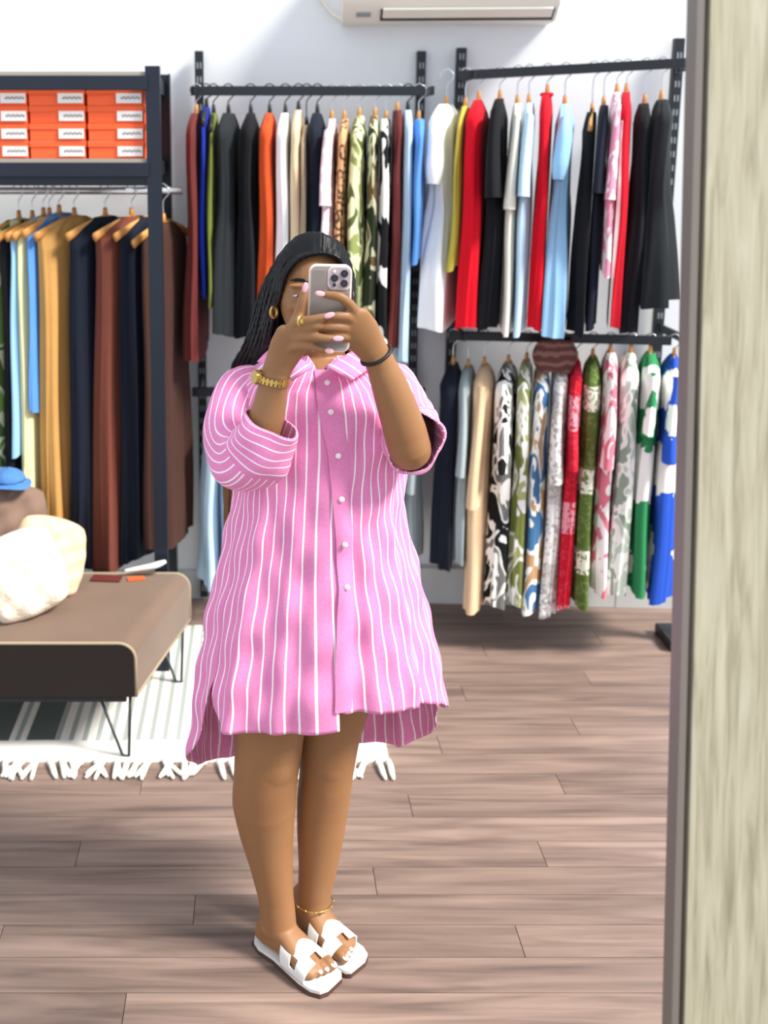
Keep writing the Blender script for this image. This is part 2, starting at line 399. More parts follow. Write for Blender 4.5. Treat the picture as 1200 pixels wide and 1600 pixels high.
HUNG = []
def garment(spec, rail, Yoff=0):
    """spec: name,label,category, xmid px, mid py, top py, bottom py, material, shape, angle deg, kw"""
    nm, label, cat, px, ptop, pbot, m, shape, ang, kw = spec
    where = dict(mid='the upper rail behind the woman', midlow='the lower rail behind the woman', right='the upper rail of the two-tier rack', rightlow='the lower rail of the two-tier rack', left='the rail under the orange boxes')[rail]
    a, b = RAILS[rail]
    pmid = (ptop+pbot)/2
    x = at(px, pmid, (a.y+b.y)/2).x
    t = (x-a.x)/(b.x-a.x); rp = a.lerp(b, t); y = rp.y
    ztop = at(px, ptop, y).z; zbot = at(px, pbot, y-.08).z
    if rail == 'right': zbot = max(zbot, RAILS['rightlow'][0].z+.045)
    if rail == 'mid': zbot = max(zbot, RAILS['midlow'][0].z+.045)
    drop = max(.05, rp.z-ztop); ztop = rp.z-drop
    L = ztop-zbot
    A = math.radians(ang*.45+.55*dict(mid=84, midlow=84, right=73, rightlow=74, left=58)[rail])
    hk = kw.get('hang', 'wood')
    hanger(hk, (x, y, rp.z-round(drop, 2)), A, drop, ('wooden' if hk == 'wood' else 'black')+' hanger of the '+' '.join(re_words(label)), 'hangers on '+where, 1.0 if rail == 'left' else (kw.get('w', .19)*.74)/.19)
    rng = random.Random(int(px*13+ptop))
    W = kw.get('w', .19); T = kw.get('t', .022)*{'mid': 1.25, 'rightlow': 1.55, 'midlow': 1.3, 'right': 1.2, 'left': 1.1}[rail]; fl = kw.get('flare', 1.15); neck = .05
    N_, K = 64, 26
    m_f = kw.get('folds', 5); ph = rng.uniform(0, 6)
    waist = kw.get('waist', 1.0); rs = []
    sh = .06  # shoulder drop
    for i in range(K):
        s = i/(K-1); z = -L*s**1.15
        d = -z
        if shape == 'skirt' or shape == 'trousers':
            wd = W*(.75+.25*min(1, d/.1)); th = T*(.7+.3*min(1, d/.15))
        elif d < sh:
            q = d/sh; wd = neck+(W-neck)*q**.8; th = .012+(T-.012)*q
        else: wd = W; th = T
        f = max(0, (d-.12)/max(.1, L-.12))
        if shape in ('flare', 'tiered'):
            wq = 1-(1-waist)*math.exp(-((d-.36)/.12)**2)
            wd *= wq*(1+(fl-1)*max(0, (d-.36)/max(.05, L-.36))**.8); th *= 1+(kw.get('tf', 1.6)-1)*max(0, (d-.3)/max(.05, L-.3))
        else:
            wd *= 1+(fl-1)*f; th *= 1+(kw.get('tf', 1.25)-1)*f
        if shape == 'strappy' and d < .16: wd *= .55+.45*d/.16
        amp = 1.35*kw.get('amp', .008)*(.2+.8*f)
        ring = []
        for j in range(N_):
            th_ = 2*PI*j/N_
            c, s_ = math.cos(th_), math.sin(th_)
            cx = math.copysign(abs(c)**.8, c)*wd; cy = math.copysign(abs(s_)**.8, s_)*th
            o = amp*math.sin(m_f*th_+ph+.6*math.sin(3*s))+.6*amp*math.sin((m_f*2+1)*th_+2*ph+2*s)+.25*amp*math.sin((m_f*4+1)*th_-ph+3*s)
            g = .004*math.sin(9*s+ph+2*c)
            jit = kw.get('ragged', .012)*math.sin(2*th_+ph)*f
            ring.append(Vector((cx+o*.6*c, cy+o*(1 if abs(s_) > .2 else .4)*math.copysign(1, s_ if s_ else 1)+g, z+jit)))
        rs.append(ring)
    mb = MB().rings(rs, cap=False)
    # close the top
    mb.f.append(tuple(range(N_-1, -1, -1)))
    root = mb.build(nm, m)
    root.location = (x, y, rp.z-round(drop, 2)+kw.get('dz', .004)); root.rotation_euler = (0, 0, A)
    tag(root, label, cat, 'clothes on '+where)
    slv = kw.get('sleeve')
    if slv:
        ln, rad, puff = slv
        for sg in (-1, 1):
            pts = []; rr = []
            for i in range(9):
                t_ = i/8
                pts.append(Vector((sg*(W-.035+.06*math.sin(t_*1.4)), .006*math.sin(3*t_+ph), -.05-ln*t_)))
                if puff: rr.append(rad*(.6+.6*math.sin(PI*min(1, t_*.95))**.8)*(1+.06*math.sin(9*t_)))
                else: rr.append(rad*(.75+.45*t_))
            sm = MB().tube(pts, rr, 14, cap=False, flat=.38 if not puff else .6, flatdir=(0, 1, 0))
            sm.build('sleeve', kw.get('smat', m), root)
    if kw.get('neck'):
        nb = MB().tube([Vector((math.cos(q)*.055, math.sin(q)*.02, -.004+.02*abs(math.sin(q))*0)) for q in np.linspace(0, 2*PI, 17)], .006, 6, cap=False)
        nb.build('neckband', kw.get('nmat', m), root)
    if kw.get('straps'):
        for sg in (-1, 1):
            MB().tube([(sg*.06, 0, .01), (sg*.075, .012, -.06), (sg*.08, .018, -.12)], .004, 6).build('strap', m, root)
    if kw.get('tagc'):
        MB().box((-.03, -.03, -.05), (.022, .002, .05)).build('price_tag', M['labelw'], root, smooth=False)
    if kw.get('stripe'):
        sm = MB().rings([[p+(p-Vector((0, 0, p.z))).normalized()*.0025 for p in r[27:31]] for r in rs[4:]], cap=False, closed=False)
        sm.build('side_stripe', M['labelw'], root)
    HUNG.append((rail, x, y, A, T, root))
    return root

C = lambda *a: srgb(*a)
fb = {k: fabric('cloth_'+k, C(*v)) for k, v in dict(
    maroon=(98, 42, 40), royal=(22, 44, 150), olive=(104, 116, 50), charcoal=(34, 38, 42), black=(20, 22, 27), navy=(22, 28, 42), rust=(196, 76, 34),
    white=(240, 242, 246), ivory=(232, 228, 214), beige=(222, 200, 166), taupe=(190, 172, 150), skyblue=(150, 196, 232), blue=(88, 144, 214), paleblue=(186, 216, 238),
    red=(216, 14, 36), scarlet=(190, 20, 40), mustard=(190, 176, 72), grey=(158, 172, 176), peach=(226, 194, 158), green=(48, 130, 82), cobalt=(44, 92, 196),
    tan=(192, 146, 84), gold=(206, 158, 92), brown=(112, 62, 50), dbrown=(66, 42, 36), cream=(222, 218, 170), sage=(150, 170, 120), steel=(120, 150, 180)).items()}
W_, K_ = C(244, 244, 240), C(22, 24, 26)
pr = dict(
    pinkplaid=printed('print_pink_stripe', 'stripe', [C(240, 205, 215), C(248, 240, 240)], 16),
    leopard=printed('print_leopard', 'spots', [C(206, 164, 120), C(96, 70, 50)], 26),
    swirl=printed('print_olive_swirl', 'leaf', [C(86, 98, 60), C(222, 224, 176), C(140, 150, 90)], 14),
    camo=printed('print_olive_black', 'leaf', [C(50, 58, 40), C(206, 206, 172), C(110, 90, 60)], 13),
    bold=printed('print_black_white', 'leaf', [K_, W_], 12),
    lace=printed('print_pink_lace', 'leaf', [C(236, 150, 176), C(250, 232, 236)], 24),
    bw=printed('print_mono_floral', 'leaf', [K_, W_, C(120, 122, 120)], 16),
    olivewhite=printed('print_olive_white', 'leaf', [C(122, 132, 70), W_, C(170, 176, 120)], 14),
    bluewave=printed('print_blue_wave', 'leaf', [C(70, 116, 160), W_, C(186, 150, 110)], 13),
    embroid=printed('print_grey_band', 'bands', [C(236, 234, 232), C(206, 204, 200), C(170, 168, 166)], 3.2),
    redband=printed('print_red_band', 'bands', [C(196, 24, 46), C(232, 150, 164), C(206, 50, 70)], 2.6),
    oliveband=printed('print_olive_band', 'bands', [C(84, 104, 48), C(230, 232, 214), C(110, 128, 74)], 3.4),
    pinkfloral=printed('print_pink_floral', 'leaf', [C(222, 120, 140), C(246, 238, 238)], 18),
    greyfloral=printed('print_grey_floral', 'leaf', [C(150, 166, 150), W_, C(196, 206, 196)], 18),
    greenflower=printed('print_green_flower', 'flower', [C(48, 134, 84), W_, W_], 5.5),
    blueflower=printed('print_blue_flower', 'flower', [C(44, 88, 200), W_, W_], 6.0),
    greenleaf=printed('print_green_leaf', 'leaf', [C(120, 160, 80), C(226, 236, 196), C(80, 110, 60)], 12))
# ---- rack behind the woman
mid = [
 ('maroon_dress', 'maroon long dress at the rack end, outside the upright', 'dress', 309, 180, 562, fb['maroon'], 'straight', 90, dict(w=.17, t=.016, hang='wood')),
 ('blue_dress', 'royal blue slip dress between maroon and olive clothes', 'dress', 324, 170, 460, fb['royal'], 'strappy', 88, dict(w=.15, t=.012, hang='black')),
 ('olive_dress', 'olive green narrow dress beside the royal blue one', 'dress', 335, 180, 472, fb['olive'], 'strappy', 90, dict(w=.16, t=.012, hang='black')),
 ('charcoal_dress', 'charcoal flared dress hanging beside the olive dress', 'dress', 358, 178, 515, fb['charcoal'], 'flare', 82, dict(w=.15, t=.026, flare=1.4, tf=2.2, hang='black', folds=6, amp=.010)),
 ('black_dress', 'black flared dress between charcoal and rust clothes', 'dress', 392, 178, 518, fb['black'], 'flare', 86, dict(w=.16, t=.026, flare=1.3, tf=2.2, hang='black', folds=6, amp=.010)),
 ('rust_dress', 'rust orange sleeveless long dress', 'dress', 421, 180, 520, fb['rust'], 'straight', 84, dict(w=.17, t=.022, hang='black', tagc=1)),
 ('white_dress', 'white long dress beside the rust orange one', 'dress', 445, 180, 540, fb['white'], 'straight', 85, dict(w=.17, t=.020, hang='black')),
 ('beige_dress', 'beige long dress beside the white one behind her head', 'dress', 465, 176, 540, fb['beige'], 'straight', 85, dict(w=.17, t=.016, hang='black')),
 ('taupe_shirt', 'taupe top with a sleeve next to the beige dress', 'top', 478, 195, 430, fb['taupe'], 'straight', 84, dict(w=.16, t=.012, hang='black')),
 ('navy_dress', 'near-black dress beside the pink striped top', 'dress', 494, 178, 520, fb['navy'], 'straight', 82, dict(w=.17, t=.024, hang='black')),
 ('striped_blouse', 'pink and white striped blouse with a wide sleeve', 'blouse', 517, 186, 380, pr['pinkplaid'], 'straight', 76, dict(w=.17, t=.016, sleeve=(.24, .06, 0))),
 ('leopard_dress', 'tan leopard print dress', 'dress', 535, 190, 540, pr['leopard'], 'straight', 80, dict(w=.17, t=.018)),
 ('swirl_dress', 'olive and cream swirl print dress', 'dress', 558, 182, 530, pr['swirl'], 'straight', 78, dict(w=.18, t=.024)),
 ('camo_dress', 'olive and black mottled print dress', 'dress', 582, 184, 540, pr['camo'], 'straight', 82, dict(w=.17, t=.018)),
 ('monochrome_dress', 'bold black and white print dress', 'dress', 599, 186, 545, pr['bold'], 'straight', 80, dict(w=.18, t=.018)),
 ('maroon_trousers', 'maroon trousers beside the bold black and white print dress', 'trousers', 616, 176, 545, fb['maroon'], 'straight', 88, dict(w=.16, t=.014)),
 ('pale_blue_dress', 'pale blue long dress between maroon trousers and a blue top', 'dress', 632, 172, 560, fb['paleblue'], 'straight', 86, dict(w=.16, t=.016, hang='black')),
 ('blue_shirt', 'mid blue shirt hanging at the rack upright by the pale blue dress', 'shirt', 651, 190, 408, fb['blue'], 'straight', 84, dict(w=.17, t=.020)),
]
midlow = [
 ('light_blue_trousers', 'light blue trousers on the lower rail, below the maroon and royal blue dresses', 'trousers', 337, 650, 905, fb['paleblue'], 'straight', 84, dict(w=.15, t=.03)),
 ('steel_trousers', 'greyish blue trousers beside the light blue ones on the lower rail', 'trousers', 362, 650, 905, fb['steel'], 'straight', 84, dict(w=.15, t=.025)),
 ('pale_grey_shirt', 'pale grey shirt on the lower rail, below the mid blue shirt', 'shirt', 640, 650, 870, fb['grey'], 'straight', 84, dict(w=.13, t=.025, sleeve=(.2, .04, 0))),
 ('white_blouse', 'white blouse on the lower rail next to the pale grey shirt', 'blouse', 622, 650, 830, fb['white'], 'straight', 84, dict(w=.16, t=.022)),
]
right = [
 ('white_dress', 'white flared dress with puff sleeves at the end of the upper rail', 'dress', 697, 166, 520, fb['white'], 'flare', 56, dict(w=.125, t=.034, waist=.8, flare=1.7, tf=3.4, sleeve=(.22, .046, 1), folds=7, amp=.012)),
 ('mustard_dress', 'mustard yellow dress squeezed between white and red dresses', 'dress', 728, 170, 420, fb['mustard'], 'straight', 72, dict(w=.16, t=.012)),
 ('red_dress', 'bright red straight dress beside the white flared one', 'dress', 746, 160, 520, fb['red'], 'straight', 74, dict(w=.17, t=.030, flare=1.2)),
 ('black_cape_dress', 'black dress with loose cape sleeves', 'dress', 777, 158, 540, fb['black'], 'straight', 76, dict(w=.17, t=.024, sleeve=(.28, .065, 0))),
 ('cream_shirt_dress', 'cream shirt dress with long loose sleeves', 'dress', 803, 164, 540, fb['ivory'], 'straight', 78, dict(w=.17, t=.018, sleeve=(.3, .05, 0))),
 ('pale_blue_shirt_dress', 'pale blue shirt dress beside the cream one', 'dress', 820, 162, 535, fb['paleblue'], 'straight', 78, dict(w=.17, t=.018, sleeve=(.26, .06, 0))),
 ('red_maxi_dress', 'red dress with a high collar between two pale blue dresses', 'dress', 847, 150, 530, fb['red'], 'straight', 76, dict(w=.16, t=.017, neck=1)),
 ('sky_blue_dress', 'sky blue dress with ruffled sleeves and gathered skirt', 'dress', 873, 165, 530, fb['skyblue'], 'flare', 74, dict(w=.14, t=.024, waist=.85, flare=1.5, tf=2.4, sleeve=(.2, .042, 1), folds=6, amp=.010)),
 ('black_strap_dress', 'black strappy dress on a tilted wooden hanger', 'dress', 913, 175, 530, fb['black'], 'strappy', 70, dict(w=.17, t=.024, straps=1)),
 ('black_wrap_dress', 'black wrap dress with short sleeve beside the pink lace top', 'dress', 930, 165, 505, fb['navy'], 'straight', 72, dict(w=.16, t=.022, sleeve=(.24, .06, 0))),
 ('lace_top', 'pink and white lace top', 'top', 951, 148, 425, pr['lace'], 'straight', 72, dict(w=.17, t=.022, sleeve=(.3, .055, 0))),
 ('red_striped_dress', 'red dress with a white side stripe below the pink lace top', 'dress', 962, 146, 510, fb['scarlet'], 'straight', 72, dict(w=.17, t=.020, stripe=1)),
 ('black_peplum_dress', 'black flared mini dress beside the red striped dress', 'dress', 988, 165, 522, fb['black'], 'flare', 72, dict(w=.15, t=.026, waist=.85, flare=1.3, tf=1.8)),
 ('charcoal_mini_dress', 'charcoal sleeveless mini dress nearest the slotted upright', 'dress', 1013, 160, 475, fb['charcoal'], 'flare', 70, dict(w=.16, t=.03, waist=.8, flare=1.35, tf=2.4, folds=6, amp=.012)),
]
rightlow = [
 ('black_trousers', 'black trousers at the end of the lower rail', 'trousers', 706, 572, 878, fb['navy'], 'straight', 78, dict(w=.16, t=.026)),
 ('grey_blue_shirt', 'grey-blue shirt with hanging sleeves between black and beige clothes', 'shirt', 729, 575, 868, fb['grey'], 'straight', 76, dict(w=.16, t=.022, sleeve=(.3, .05, 0))),
 ('beige_shirt_dress', 'beige shirt dress with a long rolled sleeve', 'dress', 752, 570, 935, fb['peach'], 'straight', 72, dict(w=.17, t=.028, sleeve=(.42, .055, 0))),
 ('monochrome_floral_dress', 'black and white floral print dress', 'dress', 788, 568, 935, pr['bw'], 'straight', 72, dict(w=.17, t=.026, sleeve=(.3, .05, 0))),
 ('olive_white_dress', 'olive and white leaf print dress', 'dress', 815, 566, 932, pr['olivewhite'], 'straight', 76, dict(w=.17, t=.020)),
 ('blue_wave_dress', 'blue and white wave print dress', 'dress', 838, 568, 938, pr['bluewave'], 'straight', 76, dict(w=.17, t=.022)),
 ('white_embroidered_dress', 'white dress with grey embroidered bands and loose sleeve', 'dress', 866, 566, 950, pr['embroid'], 'straight', 76, dict(w=.16, t=.022, sleeve=(.34, .055, 0))),
 ('red_banded_dress', 'red dress with pale pink patterned bands', 'dress', 888, 562, 938, pr['redband'], 'straight', 76, dict(w=.17, t=.020, sleeve=(.3, .045, 0))),
 ('olive_banded_dress', 'olive dress with white patterned bands', 'dress', 912, 558, 930, pr['oliveband'], 'straight', 74, dict(w=.17, t=.024)),
 ('pink_floral_dress', 'white and pink floral dress with loose sleeve', 'dress', 938, 550, 915, pr['pinkfloral'], 'straight', 76, dict(w=.16, t=.020, sleeve=(.32, .055, 0))),
 ('grey_floral_dress', 'white dress with pale grey-green floral print', 'dress', 968, 550, 918, pr['greyfloral'], 'straight', 72, dict(w=.17, t=.024)),
 ('green_floral_dress', 'green dress with large white flowers', 'dress', 996, 546, 912, pr['greenflower'], 'straight', 72, dict(w=.17, t=.024, sleeve=(.2, .05, 0))),
 ('blue_floral_dress', 'cobalt blue dress with white flowers nearest the mirror frame', 'dress', 1030, 556, 922, pr['blueflower'], 'straight', 70, dict(w=.17, t=.028, sleeve=(.28, .06, 0))),
]
left = [
 ('green_leaf_dress', 'green leaf print dress on the rail under the orange boxes', 'dress', 38, 345, 725, pr['greenleaf'], 'straight', 62, dict(w=.17, t=.022)),
 ('black_long_dress', 'plain black long dress beside the green leaf print one', 'dress', 60, 342, 800, fb['black'], 'straight', 64, dict(w=.16, t=.026)),
 ('light_blue_long_dress', 'light blue long dress between black and cream dresses', 'dress', 75, 338, 700, fb['skyblue'], 'straight', 66, dict(w=.17, t=.016)),
 ('cream_long_dress', 'pale yellow long dress by the light blue ones', 'dress', 86, 340, 800, fb['cream'], 'straight', 68, dict(w=.17, t=.014)),
 ('blue_long_dress', 'mid blue dress between pale yellow and tan dresses', 'dress', 98, 336, 640, fb['blue'], 'straight', 68, dict(w=.17, t=.014)),
 ('tan_long_dress', 'tan satin long dress with soft folds', 'dress', 125, 340, 872, fb['tan'], 'straight', 56, dict(w=.17, t=.028, folds=6, amp=.012)),
 ('black_maxi_dress', 'black sleeveless maxi dress between tan and brown ones', 'dress', 172, 338, 882, fb['navy'], 'straight', 55, dict(w=.17, t=.030, folds=5, amp=.010)),
 ('brown_maxi_dress', 'chocolate brown sleeveless maxi dress on a broad wooden hanger', 'dress', 212, 340, 880, fb['brown'], 'straight', 54, dict(w=.17, t=.036, folds=6, amp=.012, flare=1.25, tagc=1)),
 ('navy_maxi_dress', 'dark navy dress behind the brown maxi dress', 'dress', 240, 340, 872, fb['navy'], 'straight', 58, dict(w=.16, t=.02)),
]
for lst, rl in ((mid, 'mid'), (midlow, 'midlow'), (right, 'right'), (rightlow, 'rightlow'), (left, 'left')):
    for g in lst: garment(g, rl)
# dark brown dress beyond the shelving upright
garment(('dark_brown_dress', 'dark brown dress beyond the blue steel upright', 'dress', 260, 350, 858, fb['dbrown'], 'straight', 70, dict(w=.13, t=.02, folds=4, flare=1.05)), 'left')

# neighbouring clothes press against each other: flatten each one at the contact plane it shares with the next
def press_clothes():
    for rails in (('mid', 'right'), ('midlow', 'rightlow'), ('left',)):
        row = sorted([h for h in HUNG if h[0] in rails], key=lambda h: h[1])
        planes = []
        for a, b in zip(row, row[1:]):
            k = a[4]/(a[4]+b[4]); A = (a[3]+b[3])/2
            planes.append((a[1]+(b[1]-a[1])*k, a[2]+(b[2]-a[2])*k, math.sin(A), -math.cos(A)))
        for i, (rl, x, y, A, T, root) in enumerate(row):
            ca, sa = math.cos(A), math.sin(A)
            for o in [root]+list(root.children):
                for v in o.data.vertices:
                    X, Y = x+v.co.x*ca-v.co.y*sa, y+v.co.x*sa+v.co.y*ca
                    for j, sg in ((i-1, 1), (i, -1)):
                        if 0 <= j < len(planes):
                            mx, my, nx, ny = planes[j]; d = sg*((X-mx)*nx+(Y-my)*ny)
                            e = .0009+.5*(d+math.sqrt(d*d+3e-5)); X += sg*nx*(e-d); Y += sg*ny*(e-d)
                    dx, dy = X-x, Y-y; v.co.x, v.co.y = dx*ca+dy*sa, -dx*sa+dy*ca
press_clothes()

# brown checked scarf over the lower rail
def scarf():
    p = at(868, 530, 3.62); rs = []
    for i in range(12):
        t = i/11; z = p.z+.0-.115*t
        rs.append([Vector((p.x+math.cos(a)*(.055+.018*math.sin(PI*t))+.006*math.sin(5*a+4*t), p.y+math.sin(a)*(.03+.006*math.sin(4*a)), z+.006*math.sin(3*a))) for a in np.linspace(0, 2*PI, 25)[:-1]])
    o = MB().rings(rs).build('scarf', printed('print_brown_check', 'stripe', [C(92, 58, 54), C(128, 92, 86)], 30))
    tag(o, 'bundled dark brown scarf hanging under the sky blue dress', 'scarf')
scarf()

# ------------------------------------------------------------------ rug
def rug_mat():
    m = mat('woven_rug', srgb(236, 236, 232), .95, bump=.5, bscale=120); nt = m.node_tree; N, L = nt.nodes, nt.links; b = N['Principled BSDF']
    tc = N.new('ShaderNodeTexCoord'); sp = N.new('ShaderNodeSeparateXYZ'); L.new(tc.outputs['Object'], sp.inputs[0])
    def math_(op, a, bb=None, c=None):
        n = N.new('ShaderNodeMath'); n.operation = op
        for i, v in enumerate((a, bb, c)):
            if v is None: continue
            if isinstance(v, (int, float)): n.inputs[i].default_value = v
            else: L.new(v, n.inputs[i])
        return n.outputs[0]
    X, Y = sp.outputs[0], sp.outputs[1]
    st = math_('LESS_THAN', math_('FRACT', math_('MULTIPLY', X, 24)), .38)
    dash = math_('GREATER_THAN', math_('FRACT', math_('MULTIPLY', Y, 20)), .45)
    lft = math_('LESS_THAN', X, -.20)
    far = math_('LESS_THAN', X, -.62)
    dk = math_('MULTIPLY', far, math_('LESS_THAN', math_('FRACT', math_('MULTIPLY', X, 7)), .62))
    both = math_('MULTIPLY', st, math_('MAXIMUM', dash, lft))
    inner = math_('GREATER_THAN', Y, 2.985)
    mx = N.new('ShaderNodeMix'); mx.data_type = 'RGBA'; mx.inputs[6].default_value = srgb(238, 238, 232); mx.inputs[7].default_value = srgb(168, 176, 172)
    L.new(math_('MULTIPLY', both, inner), mx.inputs[0])
    m2 = N.new('ShaderNodeMix'); m2.data_type = 'RGBA'; m2.inputs[7].default_value = srgb(92, 104, 98)
    L.new(math_('MULTIPLY', dk, inner), m2.inputs[0]); L.new(mx.outputs[2], m2.inputs[6]); L.new(m2.outputs[2], b.inputs['Base Color'])
    return m
def rug():
    x0, x1, y0, y1 = -1.7, .40, 2.885, 3.78
    nx, ny = 60, 26; v = []; f = []
    for j in range(ny+1):
        for i in range(nx+1):
            x, y = x0+(x1-x0)*i/nx, y0+(y1-y0)*j/ny
            v.append((x, y, .011+.0015*math.sin(x*17)*math.sin(y*13)))
    f = [(j*(nx+1)+i, j*(nx+1)+i+1, (j+1)*(nx+1)+i+1, (j+1)*(nx+1)+i) for j in range(ny) for i in range(nx)]
    n0 = len(v); v += [(x, y, .0005) for x, y in ((x0, y0), (x1, y0), (x1, y1), (x0, y1))]
    o = MB().add(v, f)
    bl = [i for i in range(nx+1)]; o.f.append(tuple(bl[::-1])+(n0, n0+1)[0:2])
    rt = [j*(nx+1)+nx for j in range(ny+1)]; o.f.append(tuple(rt[::-1])+(n0+1, n0+2))
    ob = o.build('rug', rug_mat())
    tag(ob, 'cream woven rug with grey dashes and tassels under the brown bench', 'rug')
    tm = mat('tassel_cotton', srgb(236, 234, 226), .95, bump=.6, bscale=160)
    rn = random.Random(4); ms = []
    for k in range(5):
        m = MB(); 
        for s in range(3):
            dx = rn.uniform(-.012, .012)
            m.tube(smooth_path([(0, 0, .006), (dx*.6, -.035, .010), (dx*1.6+.006*(s-1), -.085-rn.uniform(0, .02), .006)], 3), [.0055]*3+[.007]*3+[.005], 6)
        m.ball((0, -.022, .009), (.010, .010, .008), 8, 6); ms.append(m)
    meshes = []
    n = 62
    for k in range(n):
        x = x0+.02+(x1-x0-.02)*k/(n-1)
        i = rn.randrange(5)
        if len(meshes) <= i or meshes[i] is None if i < len(meshes) else True:
            while len(meshes) <= i: meshes.append(None)
        if meshes[i] is None:
            t = ms[i].build('tassel', tm, ob); meshes[i] = t.data
        else:
            t = bpy.data.objects.new('tassel', meshes[i]); COL.objects.link(t); t.parent = ob
        t.location = (x, y0+.004, .001); t.rotation_euler = (0, 0, rn.uniform(-.5, .5))
rug()

# ------------------------------------------------------------------ bench, pillows and small things on it
BZ0, BZ1 = .215, .385
def bench():
    yf, yb = 2.885, 3.40
    xr = at(212, 1050, yf).x; xl = xr-1.9
    xr_b = at(296, 915, yb).x
    root = empty('bench', ((xl+xr)/2, (yf+yb)/2, 0)); root.location = (0, 0, 0)
    tag(root, 'low brown velvet bench with beige piping on wire hairpin legs', 'bench')
    # rounded rectangular cross-section in X-Z swept along Y
    def sec(y, xe, grow=0, puff=0):
        pts = []; r = .05
        for (cx, cz, a0) in ((xe-r, BZ1-r, 0), (xl+r, BZ1-r, PI/2)):
            for k in range(9):
                a = a0+PI/2*k/8; pts.append(Vector((cx+math.cos(a)*(r+grow), y, cz+math.sin(a)*(r+grow)+puff)))
        pts += [Vector((xl-grow, y, BZ0)), Vector((xe+grow, y, BZ0))]
        return pts
    rs = []
    for i in range(15):
        t = i/14; y = yf+.006+(yb-yf-.012)*t; xe = xr+(xr_b-xr)*t
        e = math.sin(PI*t)
        rs.append(sec(y, xe, 0, .012*e**.5))
    MB().rings(rs).build('seat', M['velvet'], root, smooth='auto')
    MB().rings([sec(yf-.002, xr, -.006), sec(yf+.008, xr, -.003)]).build('front_panel', M['velvet_shade'], root, smooth='auto')  # end face painted darker to stand for its shade
    MB().rings([sec(yb-.008, xr_b, -.003), sec(yb+.002, xr_b, -.006)]).build('back_panel', M['velvet_shade'], root, smooth='auto')
    for y, xe in ((yf+.002, xr), (yb-.002, xr_b)):
        p = sec(y, xe)[:-2]; p = [Vector((xe, y, BZ0))]+p
        MB().tube(p, .005, 8).build('piping', M['piping'], root)
    MB().tube([(xr, yf, BZ0+.003), (xr_b, yb, BZ0+.003)], .005, 8).build('piping', M['piping'], root)
    MB().box((xl+.95, yf+.012, BZ0-.008), (1.84, .02, .02)).build('frame_rail', M['wire'], root, smooth=False)
    for y, xe, sgn in ((yf+.02, xr, 1), (yb-.05, xr_b, 1), (yf+.02, xl+.16, -1), (yb-.05, xl+.16, -1)):
        x = xe-.02
        pts = [(x, y, BZ0), (x-.008, y-.006*sgn, .012), (x-.018, y-.006, .0125), (x-.028, y-.006, .017), (x-.095, y, BZ0)]
        MB().tube(pts, .0048, 8).build('hairpin_leg', M['wire'], root)
bench()

def pillow(name, label, c, size, rot, m, shag=False):
    n = 26; v = []; f = []
    sx, sy, th = size
    for side in (1, -1):
        for j in range(n+1):
            for i in range(n+1):
                u, w_ = -1+2*i/n, -1+2*j/n
                k = max(0, (1-u**4)*(1-w_**4))**.5; rc = 1-.16*(u*w_)**2
                px_ = u*sx/2*rc; py_ = w_*sy/2*rc
                nz = .006*math.sin(9*u+4*w_)+.004*math.sin(13*w_-7*u)
                v.append((px_, py_, side*(th/2*k+nz*k)))
    q = (n+1)**2
    for s in (0, 1):
        for j in range(n):
            for i in range(n):
                a = s*q+j*(n+1)+i; f.append((a, a+1, a+n+2, a+n+1) if s == 0 else (a, a+n+1, a+n+2, a+1))
    mb = MB().add(v, f); o = mb.build(name, m)
    b = bmesh.new(); b.from_mesh(o.data); bmesh.ops.remove_doubles(b, verts=b.verts, dist=.0005); b.to_mesh(o.data); b.free()
    if shag:
        rn = random.Random(3); t = MB()
        for k in range(900):
            u, w_ = rn.uniform(-.97, .97), rn.uniform(-.97, .97); s = rn.choice((1, -1))
            k_ = ((1-u**4)*(1-w_**4))**.55; p = Vector((u*sx/2, w_*sy/2, s*th/2*k_)); d = Vector((u*.4+rn.uniform(-.5, .5), w_*.4+rn.uniform(-.5, .5), s*.7)).normalized()
            e = p+d*.018+Vector((0, -.006, 0)); a_ = Vector((.003, 0, 0))
            t.add([p-a_, p+a_, e, p+Vector((0, .003, 0))], [(0, 1, 2), (1, 3, 2), (3, 0, 2)])
        so = t.build('shag', m, o); so['kind'] = 'stuff'
    o.location = c; o.rotation_euler = rot
    return o
